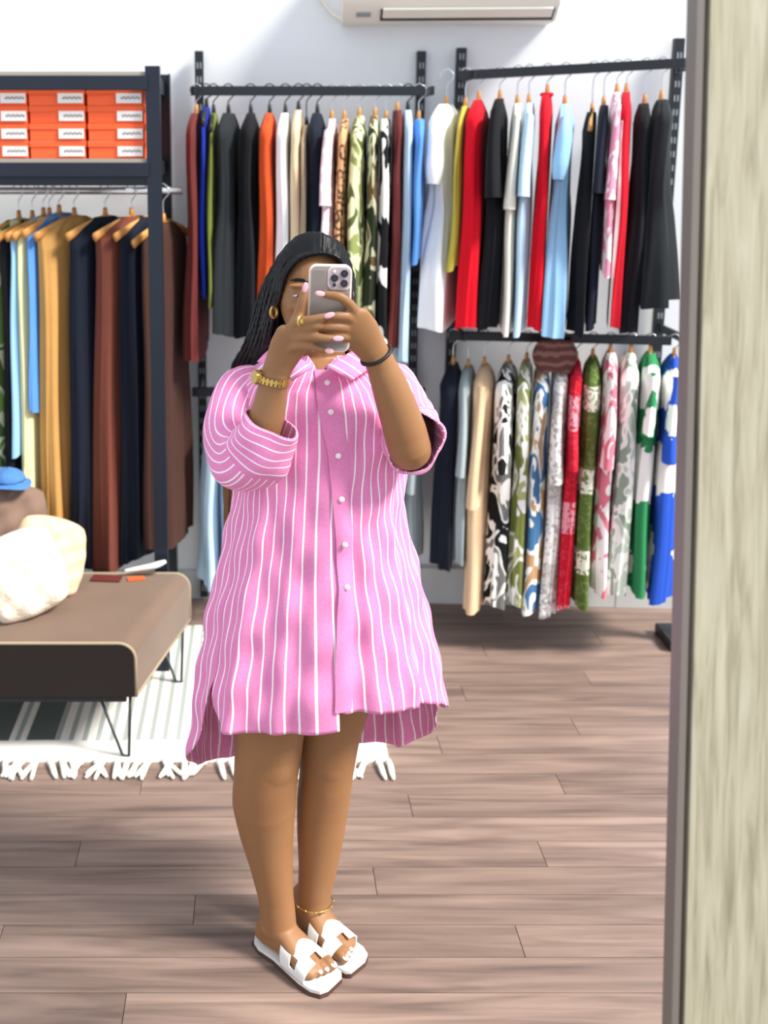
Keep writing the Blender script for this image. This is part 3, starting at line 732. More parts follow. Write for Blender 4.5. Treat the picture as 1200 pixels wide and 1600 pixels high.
def on_bench():
    p = at(35, 893, 3.02)
    tag(pillow('pillow', '', (p.x-.01, 3.07, BZ1+.138), (.26, .27, .13), (math.radians(72), math.radians(-14), math.radians(28)), M['fur']), 'fluffy white throw pillow lying on the brown bench', 'pillow')
    p = at(86, 853, 3.17)
    tag(pillow('pillow', '', (p.x-.03, 3.22, BZ1+.135), (.25, .26, .10), (math.radians(66), math.radians(22), math.radians(30)), M['fur2']), 'fluffy cream throw pillow leaning behind the white one', 'pillow')
    p = at(8, 795, 3.30)
    tag(pillow('pillow', '', (p.x-.02, 3.34, BZ1+.17), (.30, .33, .09), (math.radians(74), math.radians(10), math.radians(24)), M['taupe']), 'smooth taupe pillow behind the fluffy pillows', 'pillow')
    # denim cap on the taupe pillow
    p = at(10, 742, 3.36)
    m = MB(); rs = []
    for i in range(9):
        a = PI/2*i/8; r = math.cos(a)
        rs.append([Vector((.06*r*math.cos(q)+.004*math.sin(5*q), .05*r*math.sin(q), .045*math.sin(a)+.003*math.sin(7*q)*r)) for q in np.linspace(0, 2*PI, 21)[:-1]])
    m.rings(rs); o = m.build('denim_hat', M['denim']); o.location = (p.x, 3.36, p.z-.02); tag(o, 'crumpled blue denim hat on top of the taupe pillow', 'hat')
    # brim
    br = MB().rings([[Vector((.06*math.cos(q), .05*math.sin(q), 0)) for q in np.linspace(0, 2*PI, 25)[:-1]], [Vector((.082*math.cos(q), .07*math.sin(q), -.012+.006*math.sin(3*q))) for q in np.linspace(0, 2*PI, 25)[:-1]]], cap=False).build('brim', M['denim'], o)
    # price tags left on the bench
    p = at(216, 887, 3.40)
    o = MB().box((0, 0, 0), (.055, .03, .002)).build('swing_tag', M['orange'], smooth=False); o.location = (p.x, 3.33, BZ1+.0115); o.rotation_euler = (0, 0, .2); tag(o, 'small orange swing tag lying on the back of the bench', 'tag')
    p = at(180, 886, 3.40)
    o = MB().box((0, 0, 0), (.10, .05, .003)).build('leather_pouch', fb['maroon'], smooth=False, bevel=.001); o.location = (p.x-.02, 3.33, BZ1+.0125); o.rotation_euler = (0, 0, -.1); tag(o, 'flat maroon pouch lying beside the orange tag', 'pouch')
    m = MB(); pts = smooth_path([(-.07, 0, 0), (-.02, .005, .006), (.03, 0, .018), (.07, .01, .03)], 5)
    m.tube(pts, lerp_list([.006, .012, .016, .017, .008], len(pts)), 10, flat=.6, flatdir=(0, 0, 1))
    o = m.build('plastic_wrap', M['labelw']); p = at(230, 878, 3.44); o.location = (p.x, 3.37, BZ1+.022); tag(o, 'crumpled white plastic wrap at the back edge of the bench', 'wrap')
on_bench()

# ------------------------------------------------------------------ mirror frame upright
def mirror_frame():
    fw = wood('pale_oak', srgb(132, 124, 102), srgb(166, 159, 136), srgb(182, 176, 156), 'Z', 13, .5)
    lean = math.radians(7.5)
    Ym = 1.38
    pm = at(1063, 800, Ym)
    # foot of the leaning board
    L = 2.35
    s0 = pm.z/math.cos(lean)
    wd = .1625
    root = empty('mirror_frame', (0, 0, 0)); tag(root, 'pale wood-grain upright of the leaning mirror frame, with black outer strip', 'mirror frame')
    root.location = (pm.x, Ym-pm.z*math.tan(lean), 0.004); root.rotation_euler = (-lean, 0, 0)
    g = math.radians(0)
    MB().box((.012+wd/2-.006, .0, L/2), (wd-.012-.01, .03, L)).build('face_board', fw, root, smooth=False, bevel=.001)
    MB().box((.005, .004, L/2), (.0105, .034, L)).build('inner_edge', mat('grey_edge', srgb(112, 104, 98), .5), root, smooth=False, bevel=.001)
    MB().box((wd+.07-.01, .012, L/2), (.14, .03, L)).build('outer_strip', mat('black_gloss', srgb(24, 28, 36), .3), root, smooth=False, bevel=.001)
mirror_frame()

def hidden_stand():
    p = at(1057, 985, 3.66); root = empty('display_stand', (p.x, 3.66, 0)); tag(root, 'black metal display stand mostly hidden behind the mirror frame', 'stand')
    MB().box((0, 0, .02), (.10, .16, .04)).build('foot', M['black'], root, smooth=False, bevel=.004)
    MB().box((.015, 0, .50), (.04, .04, .93)).build('upright', M['black'], root, smooth=False, bevel=.003)
    MB().box((0, 0, .30), (.06, .10, .03)).build('shelf_clip', M['black'], root, smooth=False, bevel=.003)
hidden_stand()

# ------------------------------------------------------------------ the woman
def skin_mat():
    m = mat('skin', srgb(150, 107, 70), .5, bump=.06, bscale=220, var=.10, vscale=7, spec=.4)
    b = m.node_tree.nodes['Principled BSDF']; b.inputs['Subsurface Weight'].default_value = .08
    b.inputs['Subsurface Radius'].default_value = (.02, .008, .004); b.inputs['Subsurface Scale'].default_value = .3
    return m
def stripe_mat():
    m = mat('pink_striped_cotton', srgb(226, 118, 176), .85, bump=.12, bscale=420, spec=.2, sheen=.1); nt = m.node_tree; N, L = nt.nodes, nt.links; b = N['Principled BSDF']
    at_ = N.new('ShaderNodeAttribute'); at_.attribute_name = 'su'
    fr = N.new('ShaderNodeMath'); fr.operation = 'FRACT'; L.new(at_.outputs['Fac'], fr.inputs[0])
    lt = N.new('ShaderNodeMath'); lt.operation = 'LESS_THAN'; lt.inputs[1].default_value = .15; L.new(fr.outputs[0], lt.inputs[0])
    tc = N.new('ShaderNodeTexCoord'); n = N.new('ShaderNodeTexNoise'); n.inputs['Scale'].default_value = 260; L.new(tc.outputs['Object'], n.inputs['Vector'])
    c = N.new('ShaderNodeMix'); c.data_type = 'RGBA'; c.inputs[6].default_value = srgb(222, 122, 178); c.inputs[7].default_value = srgb(238, 154, 200); L.new(n.outputs['Fac'], c.inputs[0])
    mx = N.new('ShaderNodeMix'); mx.data_type = 'RGBA'; L.new(lt.outputs[0], mx.inputs[0]); L.new(c.outputs[2], mx.inputs[6]); mx.inputs[7].default_value = srgb(250, 244, 248)
    L.new(mx.outputs[2], b.inputs['Base Color'])
    return m
M['skin'] = skin_mat(); M['shirt'] = stripe_mat()
M['nail'] = mat('nail_pink', srgb(232, 178, 190), .25); M['nailw'] = mat('nail_white', srgb(248, 246, 244), .25)
M['gold'] = mat('gold', srgb(208, 172, 98), .28, metal=.9)
M['button'] = mat('button_pearl', srgb(248, 234, 240), .3)
M['hair'] = mat('braid_hair', srgb(14, 16, 20), .38, spec=.25)

def fill(o, vals):
    a = o.data.attributes.new('su', 'FLOAT', 'POINT')
    for i, v in enumerate(vals): a.data[i].value = v

def person():
    B = MB()
    PYc = 2.16
    def T(pts, rad, n=14, k=5, flat=None, flatdir=None):
        p = smooth_path(pts, k); B.tube(p, lerp_list(rad, len(p)), n, flat=flat if flat is None or not hasattr(flat, '__len__') else lerp_list(flat, len(p)), flatdir=flatdir)
    # --- legs
    T([at(432, 900, 2.17), at(426, 1060, 2.12), at(421, 1150, 2.10), at(416, 1205, 2.10), at(413, 1252, 2.115), at(417, 1300, 2.125), at(424, 1350, 2.125), at(431, 1400, 2.125), at(436, 1450, 2.125)],
      [.10, .088, .075, .071, .0715, .0615, .049, .0405, .041], 40)
    T([at(540, 900, 2.19), at(527, 1060, 2.17), at(514, 1150, 2.16), at(510, 1205, 2.165), at(505, 1250, 2.18), at(501, 1300, 2.185), at(497, 1350, 2.185), at(491, 1400, 2.185), at(490, 1440, 2.185)],
      [.10, .085, .069, .061, .0605, .055, .046, .038, .039], 40)
    kn = at(424, 1196, 2.062); B.ball(kn, (.050, .038, .060), 28, 18)
    kn = at(514, 1192, 2.131); B.ball(kn, (.044, .036, .054), 28, 18)
    B.ball(at(418, 1232, 2.056), (.030, .016, .04), 20, 12); B.ball(at(509, 1226, 2.126), (.027, .016, .036), 20, 12)
    # --- torso (under the dress), neck
    T([at(487, 930, PYc+.02), at(490, 840, PYc+.02), at(495, 760, PYc), at(495, 680, PYc), at(495, 610, PYc+.01), at(496, 580, PYc+.015)], [.150, .150, .138, .140, .135, .085], 24, flat=.8, flatdir=(0, 1, 0))
    T([at(494, 590, 2.16), at(494, 560, 2.155), at(494, 520, 2.145)], [.064, .060, .060], 24)
    B.ball(at(497, 590, 2.115), (.085, .05, .05), 24, 16)
    # --- head
    hc = at(490, 455, 2.13); rs = []
    for i in range(1, 24):
        a = PI*i/24; zz = -math.cos(a)
        r = math.sin(a)
        jaw = 1-.08*max(0, -zz)**1.3; n = 28; ring = []
        for j in range(n):
            q = 2*PI*j/n; x = math.cos(q)*r*.073*jaw; y = math.sin(q)*r*.094*(1-.12*max(0, -zz))
            if zz < -.1 and y > 0: y *= .88
            ring.append(hc+Vector((x, y-.012*max(0, -zz), zz*.113)))
        rs.append(ring)
    B.rings(rs)
    fy = hc.y-.092
    B.tube([hc+Vector((.004, -.085, .02)), hc+Vector((.004, -.098, -.006)), hc+Vector((.004, -.110, -.026)), hc+Vector((.004, -.094, -.034))], [.007, .010, .014, .009], 10)
    B.ball(hc+Vector((.004, -.083, -.062)), (.024, .012, .009))
    for s in (-1, 1):
        B.ball(hc+Vector((s*.036, -.066, -.022)), (.022, .016, .018))
        B.ball(hc+Vector((s*.074, .012, -.012)), (.009, .018, .030), rot=Matrix.Rotation(.2*s, 3, 'Z'))
        B.ball(hc+Vector((s*.032, -.078, .022)), (.022, .010, .006))
    # --- arms
    T([at(410, 625, 2.17), at(384, 662, 2.10), at(383, 716, 2.0), at(396, 705, 1.965), at(417, 650, 1.955), at(426, 605, 1.950), at(429, 585, 1.948)], [.050, .046, .040, .038, .034, .028, .026], 36)
    T([at(590, 625, 2.17), at(622, 655, 2.10), at(640, 704, 2.005), at(632, 672, 1.985), at(612, 612, 1.97), at(596, 572, 1.963), at(588, 555, 1.958)], [.050, .046, .042, .042, .036, .029, .0265], 36)
    # --- viewer-right hand: palm then fingers
    fd = (0, 1, 0)
    T([at(590, 558, 1.958), at(577, 540, 1.950), at(563, 520, 1.938), at(550, 502, 1.926), at(545, 496, 1.922)], [.026, .031, .037, .036, .028], 36, flat=[.85, .62, .5, .4, .36], flatdir=fd)
    def finger(pts, r): T([at(*p) for p in pts], r, 18, 5)
    finger([(556, 502, 1.926), (551, 482, 1.917), (533, 465, 1.905), (514, 461, 1.908), (502, 459, 1.912)], [.011, .0105, .0092, .0078, .006])
    finger([(550, 505, 1.925), (545, 496, 1.916), (525, 494, 1.906), (508, 497, 1.909), (498, 500, 1.912)], [.011, .0102, .009, .0078, .006])
    finger([(545, 515, 1.930), (538, 512, 1.918), (516, 511, 1.908), (496, 513, 1.909), (486, 514, 1.912)], [.011, .010, .0088, .0075, .006])
    finger([(545, 528, 1.934), (535, 526, 1.920), (514, 526, 1.912), (500, 528, 1.913)], [.0105, .0092, .0078, .006])
    finger([(572, 530, 1.95), (556, 514, 1.955), (542, 492, 1.953), (532, 472, 1.951)], [.014, .012, .0105, .008])
    # --- viewer-left hand
    T([at(429, 586, 1.948), at(438, 566, 1.944), at(449, 543, 1.936), at(459, 524, 1.926), at(463, 516, 1.922)], [.026, .029, .034, .034, .027], 36, flat=[.85, .65, .5, .42, .38], flatdir=fd)
    finger([(445, 535, 1.936), (458, 512, 1.926), (468, 487, 1.918), (473, 466, 1.914), (476, 452, 1.914)], [.015, .0125, .0105, .0092, .0065])
    finger([(458, 520, 1.925), (465, 504, 1.910), (482, 501, 1.892), (500, 497, 1.887), (513, 493, 1.888)], [.011, .0105, .0092, .0082, .0062])
    finger([(460, 524, 1.925), (470, 514, 1.908), (490, 511, 1.890), (506, 509, 1.889)], [.011, .010, .0085, .006])
    finger([(459, 532, 1.925), (470, 527, 1.908), (492, 527, 1.889), (512, 529, 1.886), (526, 529, 1.888)], [.011, .010, .0088, .0078, .006])
    finger([(452, 546, 1.930), (466, 541, 1.912), (486, 542, 1.897), (502, 546, 1.894), (513, 548, 1.895)], [.0105, .0092, .0078, .007, .0055])
    # --- feet
    feet = []
    def foot(toe, ang, mirror, ankle):
        d = Vector((math.cos(ang), math.sin(ang), 0)); l = Vector((-d.y, d.x, 0))*(1 if mirror else -1)   # l: big-toe side
        k = .90; L = .232*k; heel = Vector((toe.x, toe.y, 0))-d*L; z0 = .0190
        Q = lambda u, v, z: heel+d*(u*k)+l*(v*k)+Vector((0, 0, z0+z*k))
        prof = [(.004, .016, .040, .010, 0), (.014, .026, .056, .003, 0), (.04, .032, .085, 0, 0), (.075, .033, .098, 0, 0), (.105, .035, .078, 0, .002), (.14, .040, .056, 0, .003), (.17, .044, .040, 0, .004), (.192, .044, .030, 0, .004), (.207, .036, .020, .002, .006)]
        rs = []
        for u, hw, zt, zb, off in prof:
            rs.append([Q(u, off+math.copysign(abs(math.cos(q))**.8, math.cos(q))*hw, (zt+zb)/2+math.copysign(abs(math.sin(q))**.75, math.sin(q))*(zt-zb)/2) for q in [2*PI*j/30 for j in range(30)]])
        B.rings(rs)
        B.tube([ankle, Q(.05, 0, .075), Q(.055, 0, .03)], [.038, .036, .025], 14)
        for s in (-1, 1): B.ball(Q(.055, s*.028, .068+.006*s), (.014, .014, .014))
        B.ball(Q(.05, 0, .06), (.034, .034, .05))
        toes = [(.031, .232, .0115, .026), (.0115, .226, .0085, .022), (-.005, .219, .0078, .021), (-.021, .210, .0072, .020), (-.035, .198, .0068, .019)]
        for v, u, r, zz in toes:
            B.tube([Q(u-.05, v*.92, zz*.55+.006), Q(u-.025, v, zz*.55+.006), Q(u-.011, v, zz*.45+.001), Q(u-.004, v, zz*.4-.001)], [r*1.05, r*1.0, r*1.02, r*.6], 10)
        feet.append((Q, toes, d, l))
    foot(at(513, 1541, 2.02), math.radians(-42), True, at(436, 1450, 2.125))
    foot(at(556, 1511, 2.08), math.radians(-46), False, at(490, 1440, 2.185))
    ob = B.build('person', M['skin'])
    md = ob.modifiers.new('r', 'REMESH'); md.mode = 'VOXEL'; md.voxel_size = .0027; md.use_smooth_shade = True
    sm = ob.modifiers.new('s', 'SMOOTH'); sm.factor = .5; sm.iterations = 7
    dg = bpy.context.evaluated_depsgraph_get(); me = bpy.data.meshes.new_from_object(ob.evaluated_get(dg))
    ob.modifiers.clear(); old = ob.data; ob.data = me; bpy.data.meshes.remove(old); me.name = 'person'
    if not me.materials: me.materials.append(M['skin'])
    for p in me.polygons: p.use_smooth = True
    tag(ob, 'woman in a pink striped shirt dress and white sandals, holding a phone to her face', 'person')
    # --- nails
    def nail(p, d, ln, wd, m, nrm=(0, -1, 0), th=.0022):
        d = Vector(d).normalized(); nrm = Vector(nrm); nrm = (nrm-d*nrm.dot(d)).normalized(); s = d.cross(nrm)
        R3 = Matrix((d, s, nrm)).transposed()
        MB().ball(p, (ln/2, wd/2, th), 12, 8, R3).build('nail', m, ob)
    for tip, prev, ln in (((497.5, 458.5, 1.9045), (512, 461, 1.904), .019), ((517, 492, 1.8805), (505, 496, 1.880), .021), ((531, 529, 1.8805), (518, 529, 1.879), .021), ((517, 549, 1.888), (505, 546.5, 1.887), .017), ((477.3, 447, 1.906), (474.5, 462, 1.906), .021)):
        a, b = at(*tip), at(*prev); nail(a-(a-b).normalized()*.003, a-b, ln, .0108, M['nail'], (0, -1, .15))
    for Q, toes, d, l in feet:
        for v, u, r, zz in toes:
            nail(Q(u-.008, v, zz*.45+r*.95), d-Vector((0, 0, .45)), r*1.35, r*1.35, M['nailw'], (0, 0, 1), .0015)
    # --- face: eyes, brows, lips
    for s in (-1, 1):
        e = MB().ball(hc+Vector((s*.033, -.0785, .002)), (.0125, .0055, .0030)).build('eye', mat('eye', srgb(190, 178, 170), .3), ob)
        MB().ball(hc+Vector((s*.033, -.0835, .002)), (.0048, .0022, .0028)).build('iris', mat('iris', srgb(40, 24, 18), .2), e)
        MB().tube([hc+Vector((s*(.014+.012*k), -.0855+.0035*k, .030+.004*math.sin(k*.9))) for k in range(4)], [.003, .0035, .003, .0015], 8).build('eyebrow', M['hair'], ob)
    MB().ball(hc+Vector((.004, -.092, -.060)), (.021, .005, .006)).build('lips', mat('lips', srgb(150, 76, 74), .4), ob)
    # --- hair
    hm = M['hair']; nt = hm.node_tree; N, L = nt.nodes, nt.links
    tc = N.new('ShaderNodeTexCoord'); sp = N.new('ShaderNodeSeparateXYZ'); L.new(tc.outputs['Object'], sp.inputs[0])
    mr = N.new('ShaderNodeMapRange'); mr.inputs[1].default_value = 1.28; mr.inputs[2].default_value = 1.12; L.new(sp.outputs[2], mr.inputs[0])
    mx = N.new('ShaderNodeMix'); mx.data_type = 'RGBA'; mx.inputs[6].default_value = srgb(12, 13, 17); mx.inputs[7].default_value = srgb(120, 92, 58)
    L.new(mr.outputs[0], mx.inputs[0]); L.new(mx.outputs[2], N['Principled BSDF'].inputs['Base Color'])
    cap = MB().ball(hc+Vector((-.001, .012, .009)), (.0755, .099, .104), 32, 24).build('scalp_hair', hm, ob)
    hb = MB(); rn = random.Random(11)
    def braid(ctrl, r=.0042):
        p = smooth_path(ctrl, 9); n = len(p)
        cc, rad3 = hc+Vector((-.001, .012, .009)), (.0755, .099, .104)
        for i_, q_ in enumerate(p):
            e_ = math.sqrt(sum(((q_[k]-cc[k])/rad3[k])**2 for k in range(3)))
            if e_ < 1.035 and q_.z > hc.z-.03: p[i_] = cc+(q_-cc)*(1.035/e_)
        hb.tube(p, [r*(1+.22*math.sin(i*2.1))*(1 if i < n-6 else .6+.4*(n-1-i)/6) for i in range(n)], 6)
    lay = lambda a, b, t: tuple(x+(y-x)*t for x, y in zip(a, b))
    Lf = [(503, 395, 2.052), (470, 403, 2.052), (448, 428, 2.062), (436, 462, 2.088), (428, 497, 2.125), (420, 535, 2.165), (404, 580, 2.27), (372, 700, 2.365), (362, 850, 2.385)]
    Lb = [(500, 370, 2.16), (452, 383, 2.19), (418, 432, 2.20), (405, 470, 2.21), (396, 505, 2.22), (382, 540, 2.24), (362, 585, 2.285), (352, 700, 2.37), (350, 860, 2.39)]
    nb = 30
    for i in range(nb):
        t = i/(nb-1); c = [at(*lay(a, b, t)) for a, b in zip(Lf, Lb)]
        c = [q+Vector((rn.uniform(-.003, .003), rn.uniform(-.004, .004), 0)) if 1 < k else q for k, q in enumerate(c)]
        c[-1].z -= rn.uniform(-.03, .05); braid(c)
    for i in range(26):   # under layer, behind the face
        t = i/25; c = [at(*lay(a, b, t))+Vector((0, .02, -.004)) for a, b in zip(Lf[2:], Lb[2:])]
        c = [q+Vector((rn.uniform(.0, .018), rn.uniform(0, .02), 0)) for q in c]; braid(c)
    for i in range(18):   # hair falling behind the jaw and neck
        x0 = i/17*.075; braid([at(*q)+Vector((x0, .07+.02*math.sin(i*2.3), 0)) for q in ((436, 445, 2.11), (430, 490, 2.13), (426, 535, 2.15), (420, 575, 2.21), (415, 620, 2.27))], .0052)
    Rf = [(503, 395, 2.052), (528, 403, 2.052), (542, 428, 2.066), (548, 462, 2.10), (549, 500, 2.14), (545, 540, 2.18), (552, 585, 2.28), (560, 650, 2.345)]
    Rb = [(500, 370, 2.16), (532, 382, 2.18), (550, 425, 2.19), (553, 460, 2.20), (552, 500, 2.21), (548, 540, 2.23), (560, 590, 2.29), (570, 660, 2.35)]
    for i in range(20):
        t = i/19; braid([at(*lay(a, b, t)) for a, b in zip(Rf, Rb)])
    bo = hb.build('braided_hair', hm, ob); bo['kind'] = 'stuff'
    # --- shirt dress
    tab = [(548, 452, 548, .075), (562, 425, 572, .095), (575, 398, 600, .115), (592, 372, 622, .130), (620, 362, 634, .142), (680, 364, 632, .152), (780, 362, 624, .158), (860, 344, 640, .165), (940, 326, 660, .178), (1020, 312, 676, .19), (1100, 303, 690, .20), (1160, 298, 697, .206), (1240, 294, 703, .21)]
    zt = [at(500, r[0], PYc).z for r in tab]
    xl = [at(r[1], r[0], PYc).x for r in tab]; xr = [at(r[2], r[0], PYc).x for r in tab]; hd = [r[3] for r in tab]
    # placket line
    pl = [(560, 500), (590, 503), (650, 511), (715, 522), (783, 527), (853, 532), (918, 535), (1000, 531), (1060, 529), (1150, 528), (1240, 528)]
    zp = [at(500, p[0], 1.99).z for p in pl]; xp = [at(p[1], p[0], 1.99).x for p in pl]
    def prof(z):
        g = lambda arr: float(np.interp(-z, [-q for q in zt], arr))
        return (g(xl)+g(xr))/2, (g(xr)-g(xl))/2, g(hd)
    def surf(th, z, off=0):
        cx, hw, h = prof(z); s, c = math.sin(th), math.cos(th)
        top = zt[0]; f = max(0, min(1, (1.42-z)/1.0))
        fold = f*(.011*math.sin(9*th+.8+1.5*f)+.006*math.sin(17*th-1.2+3*f)+.003*math.sin(29*th+5*f))
        if abs(th) > 1.65: fold *= .55
        wr = .0035*math.sin(38*z+6*th)*math.sin(7*th+3*z)+.0022*math.sin(61*z-9*th+1)
        e = .86; X = math.copysign(abs(s)**e, s); Yy = math.copysign(abs(c)**e, c)
        o = off+fold+wr
        return Vector((cx+X*(hw+o), PYc-Yy*(h+o), z))
    def split(z):
        cx, hw, h = prof(z); x = float(np.interp(-z, [-q for q in zp], xp))
        return math.asin(max(-.9, min(.9, math.copysign(abs((x-cx)/hw)**(1/.86), x-cx))))
    SIDE = math.radians(92); SL = math.radians(60)
    V, Fc, U = [], [], []
    def panel(th0, th1, ztop, zhem, nu, nv, off=0, bow=0):
        base = len(V)
        for i in range(nu+1):
            u = i/nu
            for j in range(nv+1):
                v = j/nv
                # column angle is evaluated at the row height so the edges can follow the placket
                zz = ztop(u)+(zhem(u)-ztop(u))*v
                a = th0(zz) if callable(th0) else th0; b = th1(zz) if callable(th1) else th1
                th = a+(b-a)*u
                V.append(surf(th, zz, off+bow*max(0, v-.75)*4)); U.append(th/(2*PI)*58+.3)
        for i in range(nu):
            for j in range(nv):
                k = base+i*(nv+1)+j; Fc.append((k, k+nv+1, k+nv+2, k+1))
    zf = lambda py, Y: at(500, py, Y).z
    def topf(u_side):   # neckline by |angle| fraction: 0 at placket, 1 at side
        return float(np.interp(u_side, [0, .12, .3, .45, 1], [zf(592, 2.02), zf(574, 2.03), zf(556, 2.08), zf(549, 2.14), zf(548, 2.16)]))
    hemL = lambda u: float(np.interp(u, [0, .03, .07, .13, .22, .32, .5, .8, 1], [zf(1050, 2.06), zf(1080, 2.05), zf(1106, 2.04), zf(1128, 2.02), zf(1144, 2.0), zf(1151, 1.985), zf(1154, 1.97), zf(1149, 1.965), zf(1140, 1.965)]))
    hemR = lambda u: float(np.interp(u, [0, .04, .5, .8, .95, 1], [zf(1112, 1.965), zf(1118, 1.965), zf(1118, 1.98), zf(1116, 2.05), zf(1112, 2.13), zf(1106, 2.16)]))
    hemB = lambda u: float(np.interp(u, [0, .04, .10, .22, .45, .66, .78, .86, .91, .95, .98, 1], [zf(1100, 2.16), zf(1132, 2.18), zf(1150, 2.24), zf(1166, 2.32), zf(1174, 2.35), zf(1181, 2.32), zf(1181, 2.26), zf(1176, 2.18), zf(1160, 2.14), zf(1125, 2.1), zf(1085, 2.07), zf(1052, 2.06)]))
    panel(-SL, split, lambda u: topf(1-u), hemL, 90, 100)
    panel(split, SIDE, topf, hemR, 60, 90, .004)
    panel(SIDE, 2*PI-SL+.035, lambda u: zf(548, 2.16)+.012*math.sin(PI*min(1, u*1.1)), hemB, 140, 80, -.001)
    mb = MB(); mb.v = [tuple(p) for p in V]; mb.f = Fc
    dr = mb.build('shirt_dress', M['shirt'], ob); fill(dr, U); dr['label'] = 'oversized pink shirt dress with thin white stripes'
    so = dr.modifiers.new('solid', 'SOLIDIFY'); so.thickness = .0016; so.offset = -1
    # placket strip and buttons
    pv, pu = [], []; nz = 70; pf = []
    z0, z1 = zf(588, 2.0), zf(1111, 1.965)
    for j in range(nz+1):
        z = z0+(z1-z0)*j/nz; th = split(z); hw = prof(z)[1]
        for k in range(5):
            pv.append(surf(th+(k-1)/4*.034/hw, z, (.0068 if 0 < k < 4 else .0045))); pu.append(.5 if k != 2 else .5)
    for j in range(nz):
        for k in range(4): pf.append((j*5+k, j*5+k+1, j*5+k+6, j*5+k+5))
    mb = MB(); mb.v = [tuple(p) for p in pv]; mb.f = pf; po = mb.build('placket', M['shirt'], dr); fill(po, pu)
    for py in (607, 649, 715, 783, 853, 918):
        z = zf(py, 1.985); th = split(z)+.006/prof(z)[1]; c = surf(th, z, .0105)
        MB().ball(c, (.0062, .0025, .0062), 14, 8).build('button', M['button'], dr)
    # collar
    nc = Vector((at(496, 556, 2.15).x, 2.15, 0)); cv, cu, cf = [], [], []
    nphi, nr = 48, 8
    for i in range(nphi+1):
        s = -1+2*i/nphi; phi = s*math.radians(112)     # 0 = back
        front = .35*abs(s)**3
        for j in range(nr+1):
            v = j/nr
            zin = zf(540, 2.15)+.012-.048*front
            # stand rises then the leaf falls outward
            if v < .3: r = .070+.004*v/.3; z = zin-.03+.03*v/.3
            else:
                q = (v-.3)/.7; r = .074+.044*q*(1+.6*front); z = zin-.044*q*(1+.35*abs(s)**6)
            x = math.sin(phi)*r*1.05; y = math.cos(phi)*r*.98-.030*front
            cv.append((nc.x+x+.004, nc.y+y, z)); cu.append(i*.21+.35)
    for i in range(nphi):
        for j in range(nr): k = i*(nr+1)+j; cf.append((k, k+1, k+nr+2, k+nr+1))
    mb = MB(); mb.v = cv; mb.f = cf; co = mb.build('collar', M['shirt'], dr); fill(co, cu)
    so = co.modifiers.new('solid', 'SOLIDIFY'); so.thickness = .002
    # two pointed collar leaves lying on the shirt front
    for A_, B_, C_, D_ in (((566, 541, 2.115), (508, 573, 2.030), (548, 596, 2.010), (594, 566, 2.085)), ((428, 541, 2.115), (490, 573, 2.030), (456, 596, 2.010), (402, 566, 2.085))):
        a, b, c, d = (at(*q) for q in (A_, B_, C_, D_)); n_ = 12; lv, lu, lf = [], [], []
        for i in range(n_+1):
            for j in range(n_+1):
                u, v = i/n_, j/n_
                q = (a*(1-u)+b*u)*(1-v)+(d*(1-u)+c*u)*v
                q = q+Vector((0, -1, .35))*(.016*math.sin(PI*v*.9)*(1-.3*u)+.006*math.sin(PI*u))
                lv.append(q); lu.append(u*4.2+.3)
        for i in range(n_):
            for j in range(n_): k = i*(n_+1)+j; lf.append((k, k+1, k+n_+2, k+n_+1))
        mb = MB(); mb.v = [tuple(q) for q in lv]; mb.f = lf; lo = mb.build('collar_leaf', M['shirt'], dr); fill(lo, lu)
        so = lo.modifiers.new('solid', 'SOLIDIFY'); so.thickness = .003; so.offset = 0
    # sleeves with turned-back cuffs
    def sleeve(ctrl, rad, flat, nst, cuff_t, ph):
        p = smooth_path([at(*c) for c in ctrl], 7); n = len(p); rr = lerp_list(rad, n); fl = lerp_list(flat, n)
        rs, us = [], []; up = Vector((0, -1, 0)); ns = 44
        for i in range(n):
            t = (p[min(i+1, n-1)]-p[max(i-1, 0)]).normalized(); u = (up-t*up.dot(t)).normalized(); up = u; q = t.cross(u)
            w_ = i/(n-1); ring = []
            for j in range(ns):
                a = 2*PI*j/ns
                rad_ = rr[i]*(1+.055*math.sin(3*a+7*w_+ph)+.045*math.sin(5*a-13*w_+ph)+.03*math.sin(24*w_+2*a))
                ring.append(p[i]+u*math.cos(a)*rad_*fl[i]+q*math.sin(a)*rad_); us.append(j/ns*nst)
            rs.append(ring)
        mb = MB().rings(rs, cap=False); o = mb.build('sleeve', M['shirt'], dr)
        for j in range(len(us)): us[j] = min(us[j], nst-us[j]) + .3
        fill(o, us); sm_ = o.modifiers.new('solid', 'SOLIDIFY'); sm_.thickness = .0016
        k0 = int(n*cuff_t); rs2, u2 = [], []
        for i in range(k0, n):
            c = p[i]; rs2.append([c+(q_-c)*(1.05 if i > k0 else 1.0) for q_ in rs[i]]); u2 += [(i-k0)*.5+.35+.02*math.sin(j*.5) for j in range(ns)]
        # turned lip
        rs2.append([p[-1]+(q_-p[-1])*1.0 for q_ in rs[-1]]); u2 += [.5]*ns
        cb = MB().rings(rs2, cap=False).build('cuff', M['shirt'], o); fill(cb, u2)
    sleeve([(428, 625, 2.17), (392, 632, 2.15), (370, 672, 2.09), (374, 712, 2.02), (393, 716, 1.975), (410, 692, 1.955), (425, 660, 1.945)], [.065, .078, .072, .070, .066, .058, .052], [.9, .9, .9, .9, .9, .9, .9], 22, .70, .4)
    sleeve([(575, 622, 2.17), (608, 624, 2.15), (630, 652, 2.10), (643, 682, 2.03), (646, 690, 1.985)], [.066, .079, .068, .062, .060], [.9, .9, .9, .9, .95], 22, .72, 2.1)
    # --- sandals
    wm, bm = mat('white_leather', srgb(228, 227, 224), .5), mat('brown_sole', srgb(84, 58, 48), .6)
